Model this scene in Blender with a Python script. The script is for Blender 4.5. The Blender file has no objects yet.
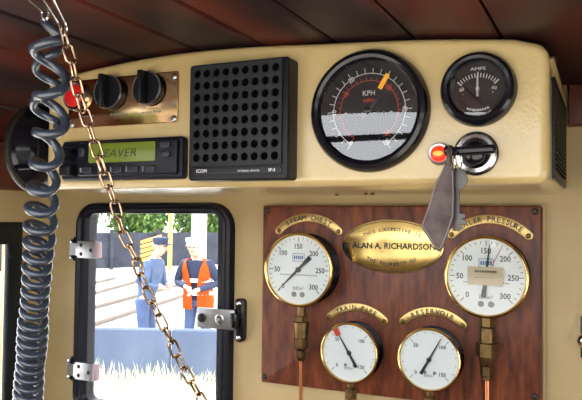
import bpy, bmesh, math, random
from mathutils import Vector, Matrix
random.seed(4)
PI = math.pi
sc = bpy.context.scene
col = sc.collection

# ---------------------------------------------------------------- camera, sky, sun, exposure
cam_data = bpy.data.cameras.new('camera')
cam = bpy.data.objects.new('camera', cam_data)
col.objects.link(cam)
sc.camera = cam
cam_data.sensor_width = 36.0
cam_data.lens = 687.4 * 36.0 / 582.0
cam_data.clip_start = 0.02
cam_data.clip_end = 400
R3 = Matrix(((0.908129, 0.003045, 0.418679), (0.418544, -0.033008, -0.907596), (0.011056, 0.999450, -0.031250)))
cam.matrix_world = Matrix.Translation((0, -0.93, 1.55)) @ R3.to_4x4()

world = bpy.data.worlds.new('sky')
sc.world = world
world.use_nodes = True
bg = world.node_tree.nodes['Background']
bg.inputs[0].default_value = (0.93, 0.95, 1.0, 1)
bg.inputs[1].default_value = 7.0

sun_d = bpy.data.lights.new('sun', 'SUN')
sun_d.energy = 11.0
sun_d.angle = math.radians(1.0)
sun_d.color = (1.0, 0.95, 0.85)
sun = bpy.data.objects.new('sun', sun_d)
col.objects.link(sun)
sun.rotation_euler = Vector((0.80, -0.22, -1.0)).to_track_quat('-Z', 'Y').to_euler()

sc.view_settings.view_transform = 'Standard'
sc.view_settings.look = 'None'
sc.view_settings.gamma = 1.0
sc.view_settings.use_curve_mapping = False
sc.view_settings.exposure = -0.26

# ---------------------------------------------------------------- materials
def mat(name, c, rough=0.5, metal=0.0, c2=None, vs=8.0, vst=(1, 1, 1), bump=0.0, bs=60.0, spec=0.5, coat=0.0, coatr=0.1,
        detail=4.0, contrast=(0.35, 0.65), bst=(1, 1, 1), bdist=0.002, rvar=0.0, emit=None, est=0.0, rand=0.0):
    m = bpy.data.materials.new(name)
    m.use_nodes = True
    nt = m.node_tree
    N, L = nt.nodes, nt.links
    p = N['Principled BSDF']
    p.inputs['Base Color'].default_value = (*c, 1)
    p.inputs['Roughness'].default_value = rough
    p.inputs['Metallic'].default_value = metal
    p.inputs['Specular IOR Level'].default_value = spec
    p.inputs['Coat Weight'].default_value = coat
    p.inputs['Coat Roughness'].default_value = coatr
    if emit:
        p.inputs['Emission Color'].default_value = (*emit, 1)
        p.inputs['Emission Strength'].default_value = est
    tc = N.new('ShaderNodeTexCoord')
    if c2 is not None or rvar:
        mp = N.new('ShaderNodeMapping'); mp.inputs['Scale'].default_value = vst
        L.new(tc.outputs['Object'], mp.inputs[0])
        nz = N.new('ShaderNodeTexNoise'); nz.inputs['Scale'].default_value = vs; nz.inputs['Detail'].default_value = detail
        L.new(mp.outputs[0], nz.inputs[0])
        rp = N.new('ShaderNodeValToRGB')
        rp.color_ramp.elements[0].position = contrast[0]; rp.color_ramp.elements[1].position = contrast[1]
        rp.color_ramp.elements[0].color = (*c, 1); rp.color_ramp.elements[1].color = (*(c2 or c), 1)
        L.new(nz.outputs['Fac'], rp.inputs[0])
        out = rp.outputs[0]
        if rand:
            oi = N.new('ShaderNodeObjectInfo')
            hs = N.new('ShaderNodeHueSaturation')
            mr = N.new('ShaderNodeMapRange'); mr.inputs[3].default_value = 1 - rand; mr.inputs[4].default_value = 1 + rand
            L.new(oi.outputs['Random'], mr.inputs[0]); L.new(mr.outputs[0], hs.inputs['Value'])
            L.new(out, hs.inputs['Color']); out = hs.outputs[0]
        L.new(out, p.inputs['Base Color'])
        if rvar:
            m2 = N.new('ShaderNodeMapRange'); m2.inputs[3].default_value = max(0.02, rough - rvar); m2.inputs[4].default_value = rough + rvar
            L.new(nz.outputs['Fac'], m2.inputs[0]); L.new(m2.outputs[0], p.inputs['Roughness'])
    if bump:
        mb = N.new('ShaderNodeMapping'); mb.inputs['Scale'].default_value = bst
        L.new(tc.outputs['Object'], mb.inputs[0])
        n2 = N.new('ShaderNodeTexNoise'); n2.inputs['Scale'].default_value = bs; n2.inputs['Detail'].default_value = 3
        L.new(mb.outputs[0], n2.inputs[0])
        b = N.new('ShaderNodeBump'); b.inputs['Strength'].default_value = bump; b.inputs['Distance'].default_value = bdist
        L.new(n2.outputs['Fac'], b.inputs['Height']); L.new(b.outputs[0], p.inputs['Normal'])
        L.new(b.outputs[0], p.inputs['Coat Normal'])
    return m

def glass_mat(name, tint=(1, 1, 1), ior=1.5):
    m = bpy.data.materials.new(name); m.use_nodes = True
    nt = m.node_tree; N, L = nt.nodes, nt.links
    for n in list(N): N.remove(n)
    o = N.new('ShaderNodeOutputMaterial'); mx = N.new('ShaderNodeMixShader'); fr = N.new('ShaderNodeFresnel'); fr.inputs[0].default_value = ior
    t = N.new('ShaderNodeBsdfTransparent'); t.inputs[0].default_value = (*tint, 1)
    g = N.new('ShaderNodeBsdfGlossy'); g.inputs['Roughness'].default_value = 0.02
    L.new(fr.outputs[0], mx.inputs[0]); L.new(t.outputs[0], mx.inputs[1]); L.new(g.outputs[0], mx.inputs[2]); L.new(mx.outputs[0], o.inputs[0])
    return m

M = {}
M['cream'] = mat('cream_gloss_paint', (0.52, 0.38, 0.165), 0.28, 0, (0.60, 0.46, 0.215), 9, bump=0.8, bs=330, bdist=0.0005, coat=1.0, coatr=0.05)
M['cream_wall'] = mat('cream_wall_paint', (0.40, 0.285, 0.125), 0.45, 0, (0.50, 0.37, 0.18), 5, bump=0.2, bs=240, bdist=0.0006)
M['ceil_wood'] = mat('varnished_roof_boards', (0.020, 0.0085, 0.010), 0.5, 0, (0.135, 0.021, 0.009), 3.2, (3.0, 0.7, 3.0), bump=0.3, bs=40, bst=(6, 0.6, 6), bdist=0.001, contrast=(0.42, 0.70), rand=0.3, spec=0.16)
M['header_wood'] = mat('red_brown_header_wood', (0.085, 0.018, 0.010), 0.4, 0, (0.13, 0.032, 0.016), 6, (0.6, 3, 3), bump=0.3, bs=60, bdist=0.001, coat=0.2, coatr=0.3)
M['dark_gap'] = mat('dark_roof_backing', (0.008, 0.006, 0.006), 0.9, spec=0.0)
M['board_wood'] = mat('mahogany_board', (0.050, 0.011, 0.006), 0.38, 0, (0.22, 0.058, 0.022), 46, (2.6, 2.6, 0.55), bump=0.5, bs=75, bst=(7, 7, 0.8), bdist=0.0010, contrast=(0.28, 0.76), detail=7, spec=0.3, coat=0.08, coatr=0.2)
M['black_plastic'] = mat('black_plastic', (0.008, 0.008, 0.011), 0.35, spec=0.22)
M['grille_plastic'] = mat('dark_grey_grille_plastic', (0.016, 0.017, 0.022), 0.42, spec=0.25, bump=0.1, bs=900, bdist=0.0002)
M['void'] = mat('painted_recess_dark', (0.002, 0.002, 0.002), 0.9, spec=0.0)  # near black, paints the dark inside the vent and speaker holes
M['bezel_black'] = mat('black_bezel_enamel', (0.006, 0.006, 0.010), 0.15, spec=0.4)
M['dial_black'] = mat('matt_black_dial', (0.008, 0.008, 0.010), 0.6, spec=0.1)
M['dial_white'] = mat('white_dial', (0.76, 0.80, 0.80), 0.55)
M['pressure_glass'] = glass_mat('pressure_gauge_glass', (0.98, 0.98, 0.98), 1.5)
M['ink'] = mat('black_ink', (0.012, 0.012, 0.014), 0.6)
M['ink_grey'] = mat('grey_ink', (0.18, 0.19, 0.2), 0.6)
M['ink_white'] = mat('white_ink', (0.75, 0.75, 0.75), 0.6)
M['ink_red'] = mat('red_ink', (0.60, 0.045, 0.02), 0.6)
M['ink_blue'] = mat('blue_ink', (0.06, 0.13, 0.35), 0.6)
M['yellow'] = mat('yellow_tape', (0.85, 0.40, 0.01), 0.5)
M['brass'] = mat('polished_brass', (0.62, 0.40, 0.13), 0.2, 1.0, (0.74, 0.52, 0.20), 30, rvar=0.08)
M['brass_plate'] = mat('engraved_brass_plate', (0.34, 0.23, 0.085), 0.30, 1.0, (0.43, 0.31, 0.13), 24, rvar=0.06)
M['brass_oval'] = mat('polished_oval_brass', (0.40, 0.28, 0.10), 0.18, 1.0, (0.50, 0.37, 0.15), 24, rvar=0.05)
M['brass_old'] = mat('tarnished_brass', (0.10, 0.06, 0.025), 0.42, 0.9, (0.24, 0.15, 0.06), 60)
M['copper'] = mat('copper_pipe', (0.66, 0.24, 0.09), 0.3, 1.0, (0.5, 0.2, 0.09), 40)
M['panel_brass'] = mat('brushed_bronze_plate', (0.40, 0.25, 0.13), 0.10, 1.0, (0.50, 0.33, 0.18), 12, (1, 1, 4), rvar=0.04)
M['chrome'] = mat('chrome', (0.75, 0.76, 0.78), 0.12, 1.0)
M['steel_dull'] = mat('dull_steel', (0.10, 0.095, 0.095), 0.45, 0.7)
M['steel'] = mat('brushed_steel', (0.62, 0.62, 0.62), 0.28, 1.0, (0.50, 0.50, 0.50), 60, rvar=0.08)
M['steel_pale'] = mat('pale_zinc_plate', (0.50, 0.51, 0.54), 0.30, 1.0, (0.38, 0.39, 0.43), 50)
M['dark_metal'] = mat('dark_screw_metal', (0.05, 0.045, 0.04), 0.4, 0.8)
M['rubber'] = mat('black_rubber_seal', (0.007, 0.007, 0.013), 0.35, spec=0.25)
M['frame_black'] = mat('black_painted_frame', (0.008, 0.011, 0.012), 0.4, spec=0.25)
M['cord'] = mat('black_cord_sheath', (0.028, 0.038, 0.060), 0.3, coat=0.7, coatr=0.2)
M['chain'] = mat('worn_bronze_chain', (0.27, 0.17, 0.11), 0.25, 1.0, (0.55, 0.40, 0.27), 140)
M['red_button'] = mat('red_button', (0.62, 0.012, 0.015), 0.3, coat=0.4)
M['lens_red'] = mat('lit_red_lens', (0.8, 0.02, 0.01), 0.2, emit=(1.0, 0.035, 0.01), est=1.6)
M['lens_core'] = mat('lit_orange_core', (0.9, 0.3, 0.05), 0.3, emit=(1.0, 0.22, 0.03), est=2.2)
M['lcd'] = mat('green_lcd', (0.13, 0.17, 0.02), 0.25, emit=(0.20, 0.27, 0.02), est=0.15)
M['lcd_ink'] = mat('lcd_segments', (0.012, 0.02, 0.008), 0.5)
M['radio_body'] = mat('radio_case', (0.008, 0.009, 0.016), 0.3, spec=0.25)
M['radio_key'] = mat('radio_buttons', (0.030, 0.033, 0.042), 0.3, spec=0.3)
M['leather'] = mat('worn_brown_leather', (0.045, 0.028, 0.025), 0.45, 0, (0.12, 0.085, 0.08), 45, spec=0.3, bump=0.3, bs=300, bdist=0.0005)
M['leather_rim'] = mat('pale_leather_rim', (0.20, 0.18, 0.18), 0.4)
M['paper'] = mat('buff_paper', (0.55, 0.47, 0.33), 0.7)
M['glass'] = glass_mat('clear_window_glass', (0.97, 0.98, 1.0), 1.3)
M['gauge_glass'] = glass_mat('gauge_glass', (0.98, 0.98, 0.98), 1.95)
M['floor'] = mat('steel_cab_floor', (0.10, 0.09, 0.08), 0.6, 0, (0.16, 0.14, 0.12), 6)
M['ground'] = mat('pale_ballast_ground', (0.50, 0.47, 0.42), 0.9, 0, (0.66, 0.62, 0.55), 1.2, bump=0.4, bs=14, bdist=0.03, detail=8)
M['grass_ground'] = mat('green_meadow', (0.10, 0.17, 0.04), 0.9, 0, (0.24, 0.30, 0.09), 0.9, detail=8)
M['blade'] = mat('dry_grass_blades', (0.55, 0.55, 0.30), 0.7, 0, (0.75, 0.72, 0.50), 2.0)
M['concrete'] = mat('blue_grey_concrete', (0.060, 0.085, 0.15), 0.75, 0, (0.12, 0.15, 0.22), 1.5, (1, 1, 0.4), rand=0.1)
M['rail'] = mat('rail_steel', (0.22, 0.18, 0.15), 0.5, 0.6)
M['sleeper'] = mat('sleeper_timber', (0.44, 0.40, 0.35), 0.9)
M['fence'] = mat('dark_fence_boards', (0.022, 0.026, 0.042), 0.8, 0, (0.040, 0.046, 0.065), 2)
M['orange_wood'] = mat('orange_slats', (0.85, 0.40, 0.06), 0.6)
M['post_white'] = mat('white_post', (0.80, 0.80, 0.74), 0.6)
M['post_yellow'] = mat('yellow_post', (0.80, 0.55, 0.10), 0.6)
M['bark'] = mat('tree_bark', (0.09, 0.06, 0.04), 0.9, 0, (0.15, 0.11, 0.08), 4)
M['leaves'] = mat('tree_leaves', (0.05, 0.14, 0.03), 0.7, 0, (0.22, 0.34, 0.07), 1.5)
M['skin'] = mat('skin', (0.62, 0.36, 0.26), 0.5)
M['jacket'] = mat('blue_grey_overalls', (0.05, 0.085, 0.17), 0.8, 0, (0.09, 0.14, 0.24), 6)
M['navy'] = mat('navy_cloth', (0.014, 0.022, 0.055), 0.8, 0, (0.025, 0.036, 0.08), 6)
M['jeans'] = mat('dark_blue_trousers', (0.05, 0.08, 0.17), 0.8, 0, (0.08, 0.12, 0.22), 6)
M['hivis'] = mat('orange_vest_cloth', (0.80, 0.14, 0.015), 0.7, spec=0.2)
M['reflective'] = mat('silver_reflective_tape', (0.75, 0.76, 0.72), 0.35)
M['white_cloth'] = mat('white_cloth', (0.80, 0.80, 0.80), 0.8)
M['hair'] = mat('grey_hair', (0.35, 0.33, 0.30), 0.7)
M['dark_eye'] = mat('dark_eye', (0.03, 0.02, 0.02), 0.3)
M['boot'] = mat('black_boot', (0.015, 0.013, 0.012), 0.4)

# ---------------------------------------------------------------- mesh helpers
def V(*a): return Vector(a)

def box(bm, c, s, rot=None, bev=0.0, seg=2):
    r = bmesh.ops.create_cube(bm, size=1.0)
    vs = r['verts']
    for v in vs: v.co = Vector((v.co.x * s[0], v.co.y * s[1], v.co.z * s[2]))
    if bev:
        es = list({e for v in vs for e in v.link_edges})
        q = bmesh.ops.bevel(bm, geom=es, offset=bev, segments=seg, profile=0.5, affect='EDGES')
        vs = list({v for f in q['faces'] for v in f.verts} | {v for v in vs if v.is_valid})
    Mx = Matrix.Translation(Vector(c)) @ (rot.to_4x4() if rot is not None else Matrix.Identity(4))
    for v in vs: v.co = Mx @ v.co
    return bm

def lathe(bm, prof, o=(0, 0, 0), seg=48, axis='Y'):
    """profile (radius, along-axis) turned about an axis through o"""
    rings = []
    o = Vector(o)
    def P(r, t, a):
        c, s = r * math.cos(a), r * math.sin(a)
        if axis == 'Y': return o + V(c, t, s)
        if axis == 'X': return o + V(t, c, s)
        return o + V(c, s, t)
    for r, t in prof:
        if r < 1e-7: rings.append([bm.verts.new(P(0, t, 0))])
        else: rings.append([bm.verts.new(P(r, t, 2 * PI * i / seg)) for i in range(seg)])
    for a, b in zip(rings[:-1], rings[1:]):
        for i in range(seg):
            j = (i + 1) % seg
            if len(a) == 1 and len(b) == 1: continue
            if len(a) == 1: bm.faces.new((a[0], b[j], b[i]))
            elif len(b) == 1: bm.faces.new((a[i], a[j], b[0]))
            else: bm.faces.new((a[i], a[j], b[j], b[i]))
    return bm

def prism(bm, out, y0, y1, bev=0.0, bseg=3):
    """outline in XZ (counter-clockwise seen from -Y), from y0 (front) back to y1, rounded front edge"""
    n = len(out)
    def off(d):
        if d == 0: return [Vector((x, z)) for x, z in out]
        res = []
        for i in range(n):
            p0, p1, p2 = Vector(out[i - 1]), Vector(out[i]), Vector(out[(i + 1) % n])
            e1, e2 = (p1 - p0).normalized(), (p2 - p1).normalized()
            n1, n2 = Vector((-e1.y, e1.x)), Vector((-e2.y, e2.x))
            b = n1 + n2
            k = d / max(0.3, (1 + n1.dot(n2)))
            res.append(p1 + b * k)
        return res
    rings = []
    if bev:
        for k in range(bseg + 1):
            a = (PI / 2) * k / bseg
            d = bev * (1 - math.sin(a)); y = y0 + bev * (1 - math.cos(a))
            rings.append([bm.verts.new((p.x, y, p.y)) for p in off(d)])
    else: rings.append([bm.verts.new((p.x, y0, p.y)) for p in off(0)])
    rings.append([bm.verts.new((p[0], y1, p[1])) for p in out])
    bm.faces.new(rings[0]); bm.faces.new(list(reversed(rings[-1])))
    for a, b in zip(rings[:-1], rings[1:]):
        for i in range(n):
            j = (i + 1) % n
            bm.faces.new((a[j], a[i], b[i], b[j]))
    return bm

def rrect(x0, x1, z0, z1, r, seg=5):
    pts = []
    for cx, cz, a0 in ((x1 - r, z0 + r, -PI / 2), (x1 - r, z1 - r, 0), (x0 + r, z1 - r, PI / 2), (x0 + r, z0 + r, PI)):
        for k in range(seg + 1):
            a = a0 + (PI / 2) * k / seg
            pts.append((cx + r * math.cos(a), cz + r * math.sin(a)))
    return pts

def arcband(r0, r1, a0, a1, cx=0, cz=0, n=24):
    """ring sector outline, angles in radians, a0<a1"""
    o = [(cx + r1 * math.cos(a0 + (a1 - a0) * k / n), cz + r1 * math.sin(a0 + (a1 - a0) * k / n)) for k in range(n + 1)]
    i = [(cx + r0 * math.cos(a1 - (a1 - a0) * k / n), cz + r0 * math.sin(a1 - (a1 - a0) * k / n)) for k in range(n + 1)]
    return o + i

def band(bm, r0, r1, a0, a1, y, cx=0, cz=0, n=32):
    """flat printed arc facing -Y"""
    prev = None
    for k in range(n + 1):
        a = a0 + (a1 - a0) * k / n
        p = bm.verts.new((cx + r0 * math.cos(a), y, cz + r0 * math.sin(a))); q = bm.verts.new((cx + r1 * math.cos(a), y, cz + r1 * math.sin(a)))
        if prev: bm.faces.new((prev[0], prev[1], q, p))
        prev = (p, q)
    return bm

def quad(bm, cx, cz, w, h, y, ang=0.0):
    c, s = math.cos(ang), math.sin(ang)
    vs = [bm.verts.new((cx + x * c - z * s, y, cz + x * s + z * c)) for x, z in ((-w / 2, -h / 2), (w / 2, -h / 2), (w / 2, h / 2), (-w / 2, h / 2))]
    bm.faces.new(vs)
    return bm

def tube(bm, pts, r, seg=8, closed=False, caps=True):
    pts = [Vector(p) for p in pts]
    n = len(pts)
    rr = r if isinstance(r, (list, tuple)) else [r] * n
    T = []
    for i in range(n):
        if closed: t = pts[(i + 1) % n] - pts[i - 1]
        else: t = pts[min(i + 1, n - 1)] - pts[max(i - 1, 0)]
        T.append(t.normalized())
    up = V(0, 0, 1) if abs(T[0].z) < 0.9 else V(1, 0, 0)
    u = (up - T[0] * up.dot(T[0])).normalized()
    rings = []
    for i in range(n):
        u = (u - T[i] * u.dot(T[i])).normalized()
        w = T[i].cross(u)
        rings.append([bm.verts.new(pts[i] + (u * math.cos(2 * PI * k / seg) + w * math.sin(2 * PI * k / seg)) * rr[i]) for k in range(seg)])
    m = n if closed else n - 1
    for i in range(m):
        a, b = rings[i], rings[(i + 1) % n]
        for k in range(seg):
            j = (k + 1) % seg
            bm.faces.new((a[k], a[j], b[j], b[k]))
    if caps and not closed:
        bm.faces.new(list(reversed(rings[0]))); bm.faces.new(rings[-1])
    return bm

_txt = {}
def text_mesh(s, shear=0.0):
    k = (s, shear)
    if k not in _txt:
        cu = bpy.data.curves.new('t', 'FONT'); cu.body = s; cu.size = 1.0; cu.resolution_u = 2; cu.shear = shear
        o = bpy.data.objects.new('t', cu); col.objects.link(o)
        bpy.context.view_layer.update()
        me = bpy.data.meshes.new_from_object(o.evaluated_get(bpy.context.evaluated_depsgraph_get()))
        vs = [(v.co.x, v.co.y) for v in me.vertices]; fs = [tuple(p.vertices) for p in me.polygons]
        bpy.data.objects.remove(o); bpy.data.curves.remove(cu); bpy.data.meshes.remove(me)
        x0 = min(v[0] for v in vs) if vs else 0; x1 = max(v[0] for v in vs) if vs else 0
        _txt[k] = (vs, fs, x0, x1)
    return _txt[k]

def text(bm, s, h, x, z, y, rot=0.0, wide=1.0, shear=0.0, bold=0.0):
    """printed lettering of cap height h centred on (x, z) in the XZ plane, facing -Y"""
    vs, fs, x0, x1 = text_mesh(s, shear)
    k = h / 0.70
    c, sn = math.cos(rot), math.sin(rot)
    offs = [(0, 0)] if not bold else [(-bold, 0), (bold, 0), (0, bold), (0, -bold)]
    for n_, (ox, oz) in enumerate(offs):
        nv = []
        for vx, vy in vs:
            a, b = (vx - (x0 + x1) / 2) * k * wide + ox, (vy - 0.35) * k + oz
            nv.append(bm.verts.new((x + a * c - b * sn, y - n_ * 0.00002, z + a * sn + b * c)))
        for f in fs:
            try: bm.faces.new([nv[i] for i in f])
            except ValueError: pass
    return bm

def arctext(bm, s, h, cx, cz, r, a_mid, step, y, up=True, bold=0.0, wide=1.0):
    n = len(s)
    for i, ch in enumerate(s):
        if ch == ' ': continue
        d = (i - (n - 1) / 2) * step
        a = a_mid - d if up else a_mid + d
        text(bm, ch, h, cx + r * math.cos(a), cz + r * math.sin(a), y, (a - PI / 2) if up else (a + PI / 2), bold=bold, wide=wide)
    return bm

def obj(name, bm, m, parent=None, smooth=30, loc=None):
    me = bpy.data.meshes.new(name)
    bmesh.ops.recalc_face_normals(bm, faces=bm.faces[:]) if name not in FLAT else None
    bm.to_mesh(me); bm.free()
    me.materials.append(M[m] if isinstance(m, str) else m)
    if smooth:
        for p in me.polygons: p.use_smooth = len(p.vertices) <= 4
        me.set_sharp_from_angle(angle=math.radians(smooth))
    o = bpy.data.objects.new(name, me); col.objects.link(o)
    if parent is not None: o.parent = parent
    if loc is not None: o.location = loc
    if name in PRINTED: o['kind'] = 'stuff'
    return o
PRINTED = {'lettering', 'worn_lettering', 'legend_marks', 'kilometre_numerals', 'kilometre_scale', 'mile_scale', 'scale_printing', 'numerals', 'tick_marks', 'small_print', 'maker_mark', 'sticker_print', 'display_lettering'}
FLAT = ()

def B(): return bmesh.new()

def tag(o, label=None, cat=None, group=None, kind=None):
    if label: o['label'] = label
    if cat: o['category'] = cat
    if group: o['group'] = group
    if kind: o['kind'] = kind
    return o

def thing(name, label, cat, loc=(0, 0, 0), rot=(0, 0, 0), group=None):
    o = bpy.data.objects.new(name, None); col.objects.link(o)
    o.empty_display_size = 0.02
    o.location = loc; o.rotation_euler = rot
    return tag(o, label, cat, group)

def structure(name, bm, m, smooth=0):
    return tag(obj(name, bm, m, smooth=smooth), kind='structure')

def root_structure(name):
    o = bpy.data.objects.new(name, None); col.objects.link(o); o['kind'] = 'structure'; return o

def share(src, name, parent, loc=(0, 0, 0), rot=(0, 0, 0), scale=None):
    o = src.copy(); o.name = name; col.objects.link(o); o.parent = parent; o.location = loc; o.rotation_euler = rot
    if scale: o.scale = scale
    return o

_screw = {}
def screw(parent, loc, r, m='dark_metal', rot=(0, 0, 0), slot=True, name='screw'):
    """pan-head screw facing local -Y"""
    key = (m, slot)
    if key not in _screw:
        bm = B(); lathe(bm, [(0, -0.5), (0.35, -0.47), (0.7, -0.36), (0.95, -0.12), (1.0, 0.0)], seg=14)
        if slot:
            for a in (0, PI / 2):
                box(bm, (0, -0.50, 0), (1.1, 0.06, 0.16), Matrix.Rotation(a + 0.5, 3, 'Y'))
        o = obj(name, bm, m, parent); o.location = loc; o.scale = (r, r, r); o.rotation_euler = rot
        _screw[key] = o.data
        return o
    o = bpy.data.objects.new(name, _screw[key]); col.objects.link(o); o.parent = parent
    o.location = loc; o.scale = (r, r, r); o.rotation_euler = rot
    return o

# ---------------------------------------------------------------- the cab shell
XL, XR, YB = -0.925, 0.42, -0.79
CP = [(-0.95, 1.664), (-0.925, 1.675), (-0.88, 1.690), (-0.80, 1.710), (-0.722, 1.7265), (-0.636, 1.7395), (-0.548, 1.7485), (-0.46, 1.7525),
      (-0.38, 1.7515), (-0.29, 1.7465), (-0.16, 1.7385), (-0.066, 1.7285), (0.02, 1.716), (0.1, 1.700), (0.2, 1.674), (0.3, 1.640), (0.43, 1.585)]
def ceil_z(x):
    x = min(max(x, CP[0][0]), CP[-1][0])
    for i in range(len(CP) - 1):
        if x <= CP[i + 1][0] + 1e-9:
            (x0, z0), (x1, z1) = CP[i], CP[i + 1]
            def sl(j):
                a, b = CP[max(j - 1, 0)], CP[min(j + 1, len(CP) - 1)]
                return (b[1] - a[1]) / (b[0] - a[0])
            h = x1 - x0; t = (x - x0) / h
            return ((2 * t ** 3 - 3 * t * t + 1) * z0 + (t ** 3 - 2 * t * t + t) * h * sl(i) + (-2 * t ** 3 + 3 * t * t) * z1 + (t ** 3 - t * t) * h * sl(i + 1))
    return CP[-1][1]

# roof: dark backing sheet with separate boards underneath
bm = B()
xs = [XL - 0.02 + (XR + 0.04 - XL) * i / 48 for i in range(49)]
prism(bm, [(x, ceil_z(x) + 0.009) for x in xs] + [(x, ceil_z(x) + 0.05) for x in reversed(xs)], YB, 0.06)
ceiling = structure('ceiling', bm, 'dark_gap')
seams = [-0.095 + 0.0875 * k for k in range(6, -11, -1)]
seams = sorted([s for s in seams if XL < s < XR] + [XL - 0.018, XR + 0.018])
for a, b in zip(seams[:-1], seams[1:]):
    bm = B(); g = 0.0016; n = 6
    xx = [a + g + (b - a - 2 * g) * i / n for i in range(n + 1)]
    bot = [(x, ceil_z(x) + (0.0018 if i in (0, n) else 0)) for i, x in enumerate(xx)]
    bot = [bot[0], (xx[0] + 0.0025, ceil_z(xx[0] + 0.0025))] + bot[1:-1] + [(xx[-1] - 0.0025, ceil_z(xx[-1] - 0.0025)), bot[-1]]
    prism(bm, bot + [(x, ceil_z(x) + 0.0092) for x in reversed(xx)], YB, -0.0005)
    obj('plank', bm, 'ceil_wood', ceiling)

# front wall with the opening for window_1
bm = B()
HX0, HX1, HZ0, HZ1 = -0.8217, -0.5367, 1.2275, 1.5700
T = 0.012
def wallbox(x0, x1, z0, z1): box(bm, ((x0 + x1) / 2, T / 2, (z0 + z1) / 2), (x1 - x0, T, z1 - z0))
wallbox(XL - 0.03, HX0, -0.1, 1.655); wallbox(HX1, XR + 0.03, -0.1, 1.585); wallbox(HX0, HX1, -0.1, HZ0); wallbox(HX0, HX1, HZ1, 1.655)
prism(bm, [(HX1, 1.585), (XR, 1.585)] + [(x, ceil_z(x) + 0.01) for x in [XR - 0.02 - (XR - 0.02 - HX1) * i / 20 for i in range(21)]], 0, T)
prism(bm, [(XL - .02, 1.655), (HX1, 1.655)] + [(x, ceil_z(x) + 0.01) for x in [HX1 - (HX1 - XL + .02) * i / 14 for i in range(15)]], 0, T)
wall_front = structure('wall_front', bm, 'cream_wall')

bm = B()
tx = [-0.045 + (XR - 0.002 + 0.045) * i / 12 for i in range(13)]
prism(bm, [(tx[0], 1.6725)] + [(x, 1.6725 - 0.13 * max(0, x - 0.02)) for x in tx[1:]] + [(x, ceil_z(x) - 0.001) for x in reversed(tx)], -0.018, -0.0005, bev=0.003)
structure('trim_1', bm, 'header_wood', 30)
bm = B()
prism(bm, [(-0.9245, 1.5975), (-0.910, 1.5975), (-0.905, 1.602), (-0.905, 1.676), (-0.9245, 1.674)], YB, -0.001)
structure('trim_2', bm, 'header_wood', 30)

# left wall with window_2
bm = B()
def wb(y0, y1, z0, z1, X): box(bm, (X, (y0 + y1) / 2, (z0 + z1) / 2), (0.03, y1 - y0, z1 - z0))
wb(YB, 0, -0.1, 1.02, XL - 0.015); wb(YB, 0, 1.525, 1.67, XL - 0.015); wb(YB, -0.60, 1.02, 1.525, XL - 0.015); wb(-0.055, 0, 1.02, 1.525, XL - 0.015)
structure('wall_left', bm, 'cream_wall')
w2 = root_structure('window_2')
bm = B()
def fr(y0, y1, z0, z1, d=0.012): box(bm, (XL + d / 2 - 0.008, (y0 + y1) / 2, (z0 + z1) / 2), (d, y1 - y0, z1 - z0), bev=0.003)
fr(-0.62, -0.04, 1.506, 1.544); fr(-0.62, -0.04, 1.0, 1.04); fr(-0.070, -0.04, 1.035, 1.51); fr(-0.62, -0.585, 1.035, 1.51)
obj('window_frame', bm, 'frame_black', w2)
bm = B(); box(bm, (XL - 0.006, -0.33, 1.27), (0.012, 0.014, 0.475), bev=0.002)
obj('glazing_bar', bm, 'frame_black', w2)
bm = B(); box(bm, (XL - 0.012, -0.33, 1.27), (0.004, 0.53, 0.49)); obj('pane', bm, 'glass', w2)

# right wall with an unseen window added to light the console, floor
bm = B()
wb(YB, 0, -0.1, 1.08, XR + 0.015); wb(YB, 0, 1.54, 1.60, XR + 0.015); wb(YB, -.74, 1.08, 1.54, XR + 0.015); wb(-.20, 0, 1.08, 1.54, XR + 0.015)
structure('wall_right', bm, 'cream_wall')
w3 = root_structure('added_window')
bm = B()
for y0, y1, z0, z1 in ((-.76, -.18, 1.51, 1.55), (-.76, -.18, 1.07, 1.11), (-.76, -.73, 1.11, 1.51), (-.21, -.18, 1.11, 1.51)): box(bm, (XR, (y0 + y1) / 2, (z0 + z1) / 2), (.016, y1 - y0, z1 - z0), bev=.002)
obj('window_frame', bm, 'frame_black', w3)
bm = B(); box(bm, (XR + .004, -.47, 1.31), (.004, .54, .42)); obj('pane', bm, 'glass', w3)
bm = B()  # unseen rear panels, added to block bounce light off the ground
for x0, x1, z0, z1 in ((XL - .03, XR + .03, -.1, 1.31), (XL - .03, -.80, 1.31, 1.66), (.22, XR + .03, 1.31, 1.60)):
    box(bm, ((x0 + x1) / 2, YB - .006, (z0 + z1) / 2), (x1 - x0, .012, z1 - z0))
structure('rear_light_block', bm, 'cream_wall')
bm = B(); tube(bm, [(-.80, YB + .01, 1.7045), (.22, YB + .01, 1.7045)], .006, 10)  # unseen bar, added to give a dark line in the speedometer reflection
structure('trim_3', bm, 'frame_black', 30)
bm = B(); box(bm, ((XL + XR) / 2, YB / 2, -0.02), (XR - XL, -YB, 0.04)); structure('floor', bm, 'floor')

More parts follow.
